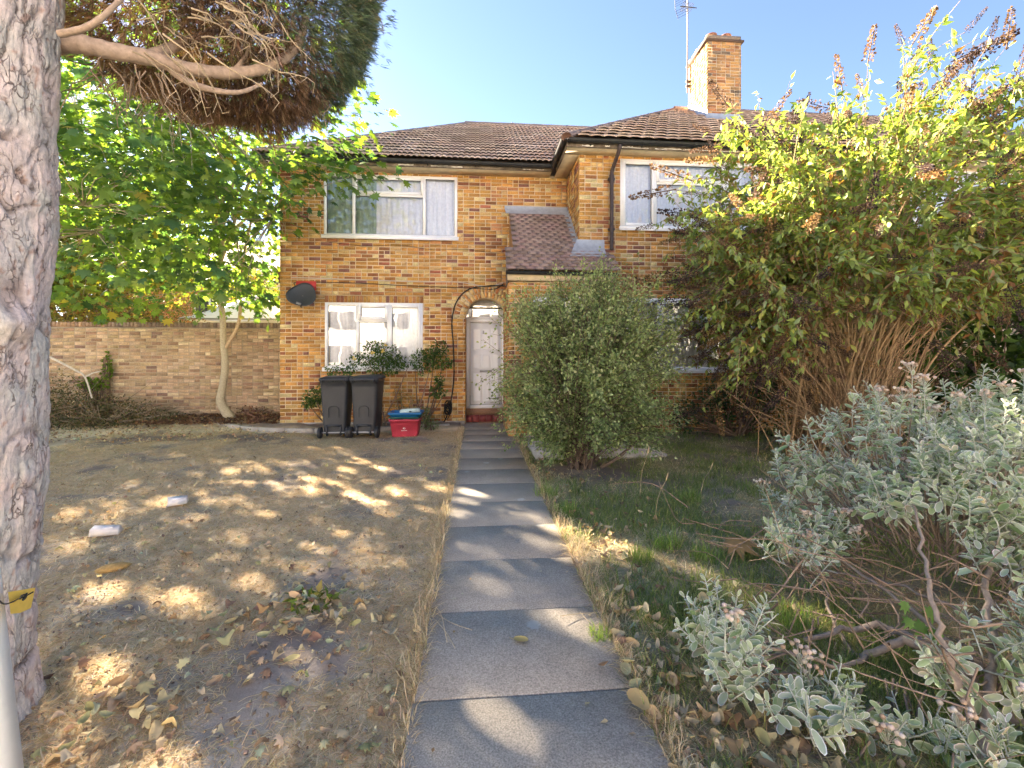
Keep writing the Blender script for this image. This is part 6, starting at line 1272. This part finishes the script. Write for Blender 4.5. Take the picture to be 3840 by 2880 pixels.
# seed stalks
for px, py, h, lab in ((640, 497, .42, 'dry seed stalk leaning right of the round shrub'), (655, 520, .34, 'dry upright seed stalk on the right lawn'), (700, 500, .30, 'short dry seed stalk in front of the buddleia')):
    p = atZ(px, py); t = thing('seed_stalk', lab, 'stalk', tuple(p)); mb = MB(); e_ = p + np.array([rng.uniform(.03, .16), 0, h]); c_ = curve([p, (p + e_) / 2 + np.array([-.02, 0, .03]), e_], 5); tube(mb, c_, np.linspace(.003, .0015, len(c_)), 4, (.5, .38, .22)); mb.build('stalk', M['wood'], t); mb = MB(); tube(mb, [e_ - (e_ - p) * .02, e_ + (e_ - p) * .10, e_ + (e_ - p) * .2], [.003, .007, .002], 5, (.5, .36, .2)); mb.build('seed_head', M['wood'], t)

# fallen leaves
OVL_V = FELT_V * np.array([1.5, 1, 1.0]); OVL_V[:, 2] = OVL_V[:, 0] ** 2 * 1.1 + .35 * (OVL_V[:, 1] - .5) ** 2 + .12 * OVL_V[:, 0] * OVL_V[:, 1]
OVL = (OVL_V[[0, 1, 2, 3, 4, 5, 6, 7, 8, 9, 20]], np.stack([_i, _k, np.full(10, 10)], 1))
def dry_leaves(mb, x, y, size, zoff, pal, w, tm):
    if len(x) > 30 and len(tm[0]) == 11:
        for q in range(3):
            T = tm[0].copy(); T[:, 0] *= (.75, 1.15, .95)[q]; T[:, 2] = (T[:, 0] ** 2 * (2.2, -.6, 1.0)[q] + (.7, .5, -.5)[q] * (T[:, 1] - .5) ** 2 + (.2, -.4, .5)[q] * T[:, 0] * T[:, 1]); T[:10] *= 1 + .16 * np.sin(np.arange(10) * (3.1, 4.3, 5.7)[q])[:, None]
            dry_leaves(mb, x[q::3], y[q::3], size[q::3], zoff, pal, w, (np.concatenate([T, T[:1]]), tm[1]))
        return
    n = len(x); N0 = np.array([0, 0, 1.0]) + rng.normal(size=(n, 3)) * .35; a = rng.uniform(0, 6.283, n); D = np.stack([np.cos(a), np.sin(a), rng.normal(size=n) * .2], 1); TV, TF = tm; TV = TV.copy(); TV[:, 2] *= 2.2
    scatter(mb, TV, TF, frames(D, N0) * size[:, None, None], np.stack([x, y, gz_at(x, y) + zoff], 1), pick(pal, w, n, .14))
DL = [[.52, .40, .24], [.62, .52, .34], [.42, .28, .15], [.40, .38, .19], [.64, .54, .30], [.27, .18, .12], [.40, .44, .29]]
mb = MB(); x, y = samp(1500, -4.5, PX0 - .02, 1.05, 6.5, 2.0); ok = x > -1.15 * y - .3; x, y = x[ok][:800], y[ok][:800]; h = len(x) // 2
dry_leaves(mb, x[:h], y[:h], rng.uniform(.018, .065, h) * rng.uniform(.6, 1, h), .022, DL, [5, 4, 3, 2, 2, 2, 1.5], OVL); dry_leaves(mb, x[h:], y[h:], rng.uniform(.02, .06, len(x) - h), .022, DL, [5, 4, 3, 1, 2, 3, .5], (MAP_V, MAP_F[:, :3]))
x, y = samp(900, PX1 + .02, 3.5, 1.05, 6.0, 2.0); ok = x < PX1 + .02 + np.abs(rng.normal(size=len(x))) * (.25 + y * .10); x, y = x[ok][:480], y[ok][:480]; dry_leaves(mb, x, y, rng.uniform(.025, .075, len(x)), .03, DL, [5, 4, 4, .5, 2, 3, .3], OVL)
for px, py, sx, sy, n in ((305, 620, .22, .16, 110), (110, 725, .18, .10, 45), (760, 720, .25, .2, 26)):
    p = atZ(px, py); x, y = p[0] + rng.normal(size=n) * sx, p[1] + rng.normal(size=n) * sy; dry_leaves(mb, x, y, rng.uniform(.03, .075, n), .035, DL, [4, 4, 3, 2, 3, 1, 1], OVL)
n = 120; x = rng.uniform(PX0, PX1, n); y = 1.2 + 7.5 * rng.random(n) ** 1.3; ok = (np.abs(x - .2) > .30 * rng.random(n) + .12); x, y = x[ok], y[ok]; k_ = len(x); N0 = np.array([0, 0, 1.0]) + rng.normal(size=(k_, 3)) * .2; D = unit(k_) * np.array([1, 1, .1]); scatter(mb, *leaf_tmpl(.5), frames(D, N0) * rng.uniform(.012, .035, k_)[:, None, None], np.stack([x, y, np.full(k_, .030)], 1), pick(DL, [4, 4, 3, 1, 1, 2, 1], k_, .12))
tag(mb.build('leaf_litter', M['dryleaf']), 'scattered fallen leaves over the worn ground', 'leaves', kind='stuff')
# dry leaves under the maple and in the bed
mb = MB(); n = 1500; x = rng.uniform(-6.6, -3.9, n); y = rng.uniform(9.0, 10.35, n); dry_leaves(mb, x, y, rng.uniform(.03, .08, n), .10, [[.16, .085, .055], [.24, .14, .08], [.36, .26, .14], [.1, .06, .045]], [4, 3, 1.5, 3], OVL); n = 1100; x = rng.uniform(-8.5, -3.2, n); y = rng.uniform(7.6, 9.2, n); dry_leaves(mb, x, y, rng.uniform(.02, .06, n), .03, DL, [4, 3, 3, 1, 1, 4, 1], OVL); tag(mb.build('bed_litter', M['dryleaf']), 'brown dead leaves lying in the bed below the wall', 'leaves', kind='stuff')
# fine debris: clods and wood chips
mb = MB(); x, y = samp(5000, -4.5, 3.5, 1.0, 6.0, 2.0); ok = ((x < PX0 - .02) | (x > PX1 + .02)) & (np.abs(x) < 1.2 * y + .3); x, y = x[ok][:6500], y[ok][:6500]; n = len(x); CV = np.array([[1, 0, 0], [-1, 0, 0], [0, 1, 0], [0, -1, 0], [0, 0, 1], [0, 0, -1.0]]); CF = np.array([[0, 2, 4], [2, 1, 4], [1, 3, 4], [3, 0, 4], [2, 0, 5], [1, 2, 5], [3, 1, 5], [0, 3, 5]])
scatter(mb, CV, CF, frames(unit(n)) * (rng.uniform(.002, .008, n) ** 1.0)[:, None, None] * rng.uniform(.5, 1.6, (n, 1, 3)), np.stack([x, y, gz_at(x, y) + .006], 1), pick([[.32, .25, .19], [.42, .34, .26], [.45, .32, .21], [.24, .18, .14], [.55, .46, .35]], [4, 3, 3, 2, 1], n, .15)); tag(mb.build('soil_crumbs', M['dryleaf']), 'loose crumbs of soil and wood chips on the bare earth', 'soil', kind='stuff')
# single leaves one can point to
def one_leaf(px, py, s, col, lab, z=.0, ang=0.0, tm=None):
    p = atZ(px, py, z); t = thing('fallen_leaf', lab, 'leaf', tuple(p)); mb = MB(); TV, TF = tm or (MAP_V, MAP_F); TV = TV.copy(); TV[:, 2] *= 1.6; TV[:, 2] -= TV[:, 2].min()
    d = np.array([[math.cos(ang), math.sin(ang), .05]]); scatter(mb, TV, TF, frames(d, np.array([[.05, -.1, 1.0]])) * s, p[None] + np.array([[0, 0, .003]]), np.array([col])); mb.build('blade', M['dryleaf'], t)
    mb = MB(); tube(mb, [p + np.array([0, 0, .004]), p - d[0] * s * .35 + np.array([0, 0, .008])], [.0015, .001], 4, np.array(col) * .7); mb.build('leaf_stalk', M['dryleaf'], t)
OV = OVL
one_leaf(514, 640, .075, (.55, .44, .17), 'single curled yellow leaf in the middle of the path', .024, -.5, OV)
one_leaf(626, 678, .075, (.56, .52, .30), 'pale oval leaf on the right edge of the path', .03, 1.3, OV)
one_leaf(722, 548, .28, (.40, .24, .10), 'big withered brown leaf on the grass left of the silver shrub', .03, -.35)
one_leaf(648, 715, .11, (.55, .40, .18), 'tan leaf standing in the straw right of the nearest slab', .05, 1.9, OV)
one_leaf(740, 690, .14, (.50, .34, .16), 'large tan leaf under the low silver sprigs', .03, .6)
one_leaf(283, 663, .07, (.52, .46, .22), 'yellow-tan leaf beside the leafy clump on bare soil', .02, .3, OV)
one_leaf(135, 695, .08, (.60, .50, .24), 'yellow lobed leaf on the worn ground near the white post', .02, 1.0)
one_leaf(300, 596, .08, (.34, .38, .2), 'grey-green leaf on top of the leafy clump', .05, 2.2, OV)
leafy('weed', 'bright green weed clump among fallen leaves on the left lawn', 'weed', [(tuple(atZ(312, 607) + np.array([0, 0, .02])), (.14, .09, .055))], 130, .06, [[.16, .24, .04], [.24, .27, .05], [.3, .26, .08]], [3, 2, 1], .5, stems=False)
# long pale stems lying across the path edge
mb = MB()
for pts in ([(432, 610), (450, 622), (472, 630)], [(430, 614), (446, 632), (455, 648)], [(425, 600), (440, 612), (447, 642)], [(600, 612), (575, 614), (560, 616)], [(585, 560), (600, 566), (612, 570)], [(610, 630), (590, 622), (580, 612)]):
    tube(mb, curve([atZ(a, b, .03 + .01 * q) for q, (a, b) in enumerate(pts)], 5), .0018, 4, np.array([.52, .42, .27]) * rng.uniform(.8, 1.1))
tag(mb.build('straw_stems', M['wood']), 'long dry stems lying across the path edges', 'straw', kind='stuff')
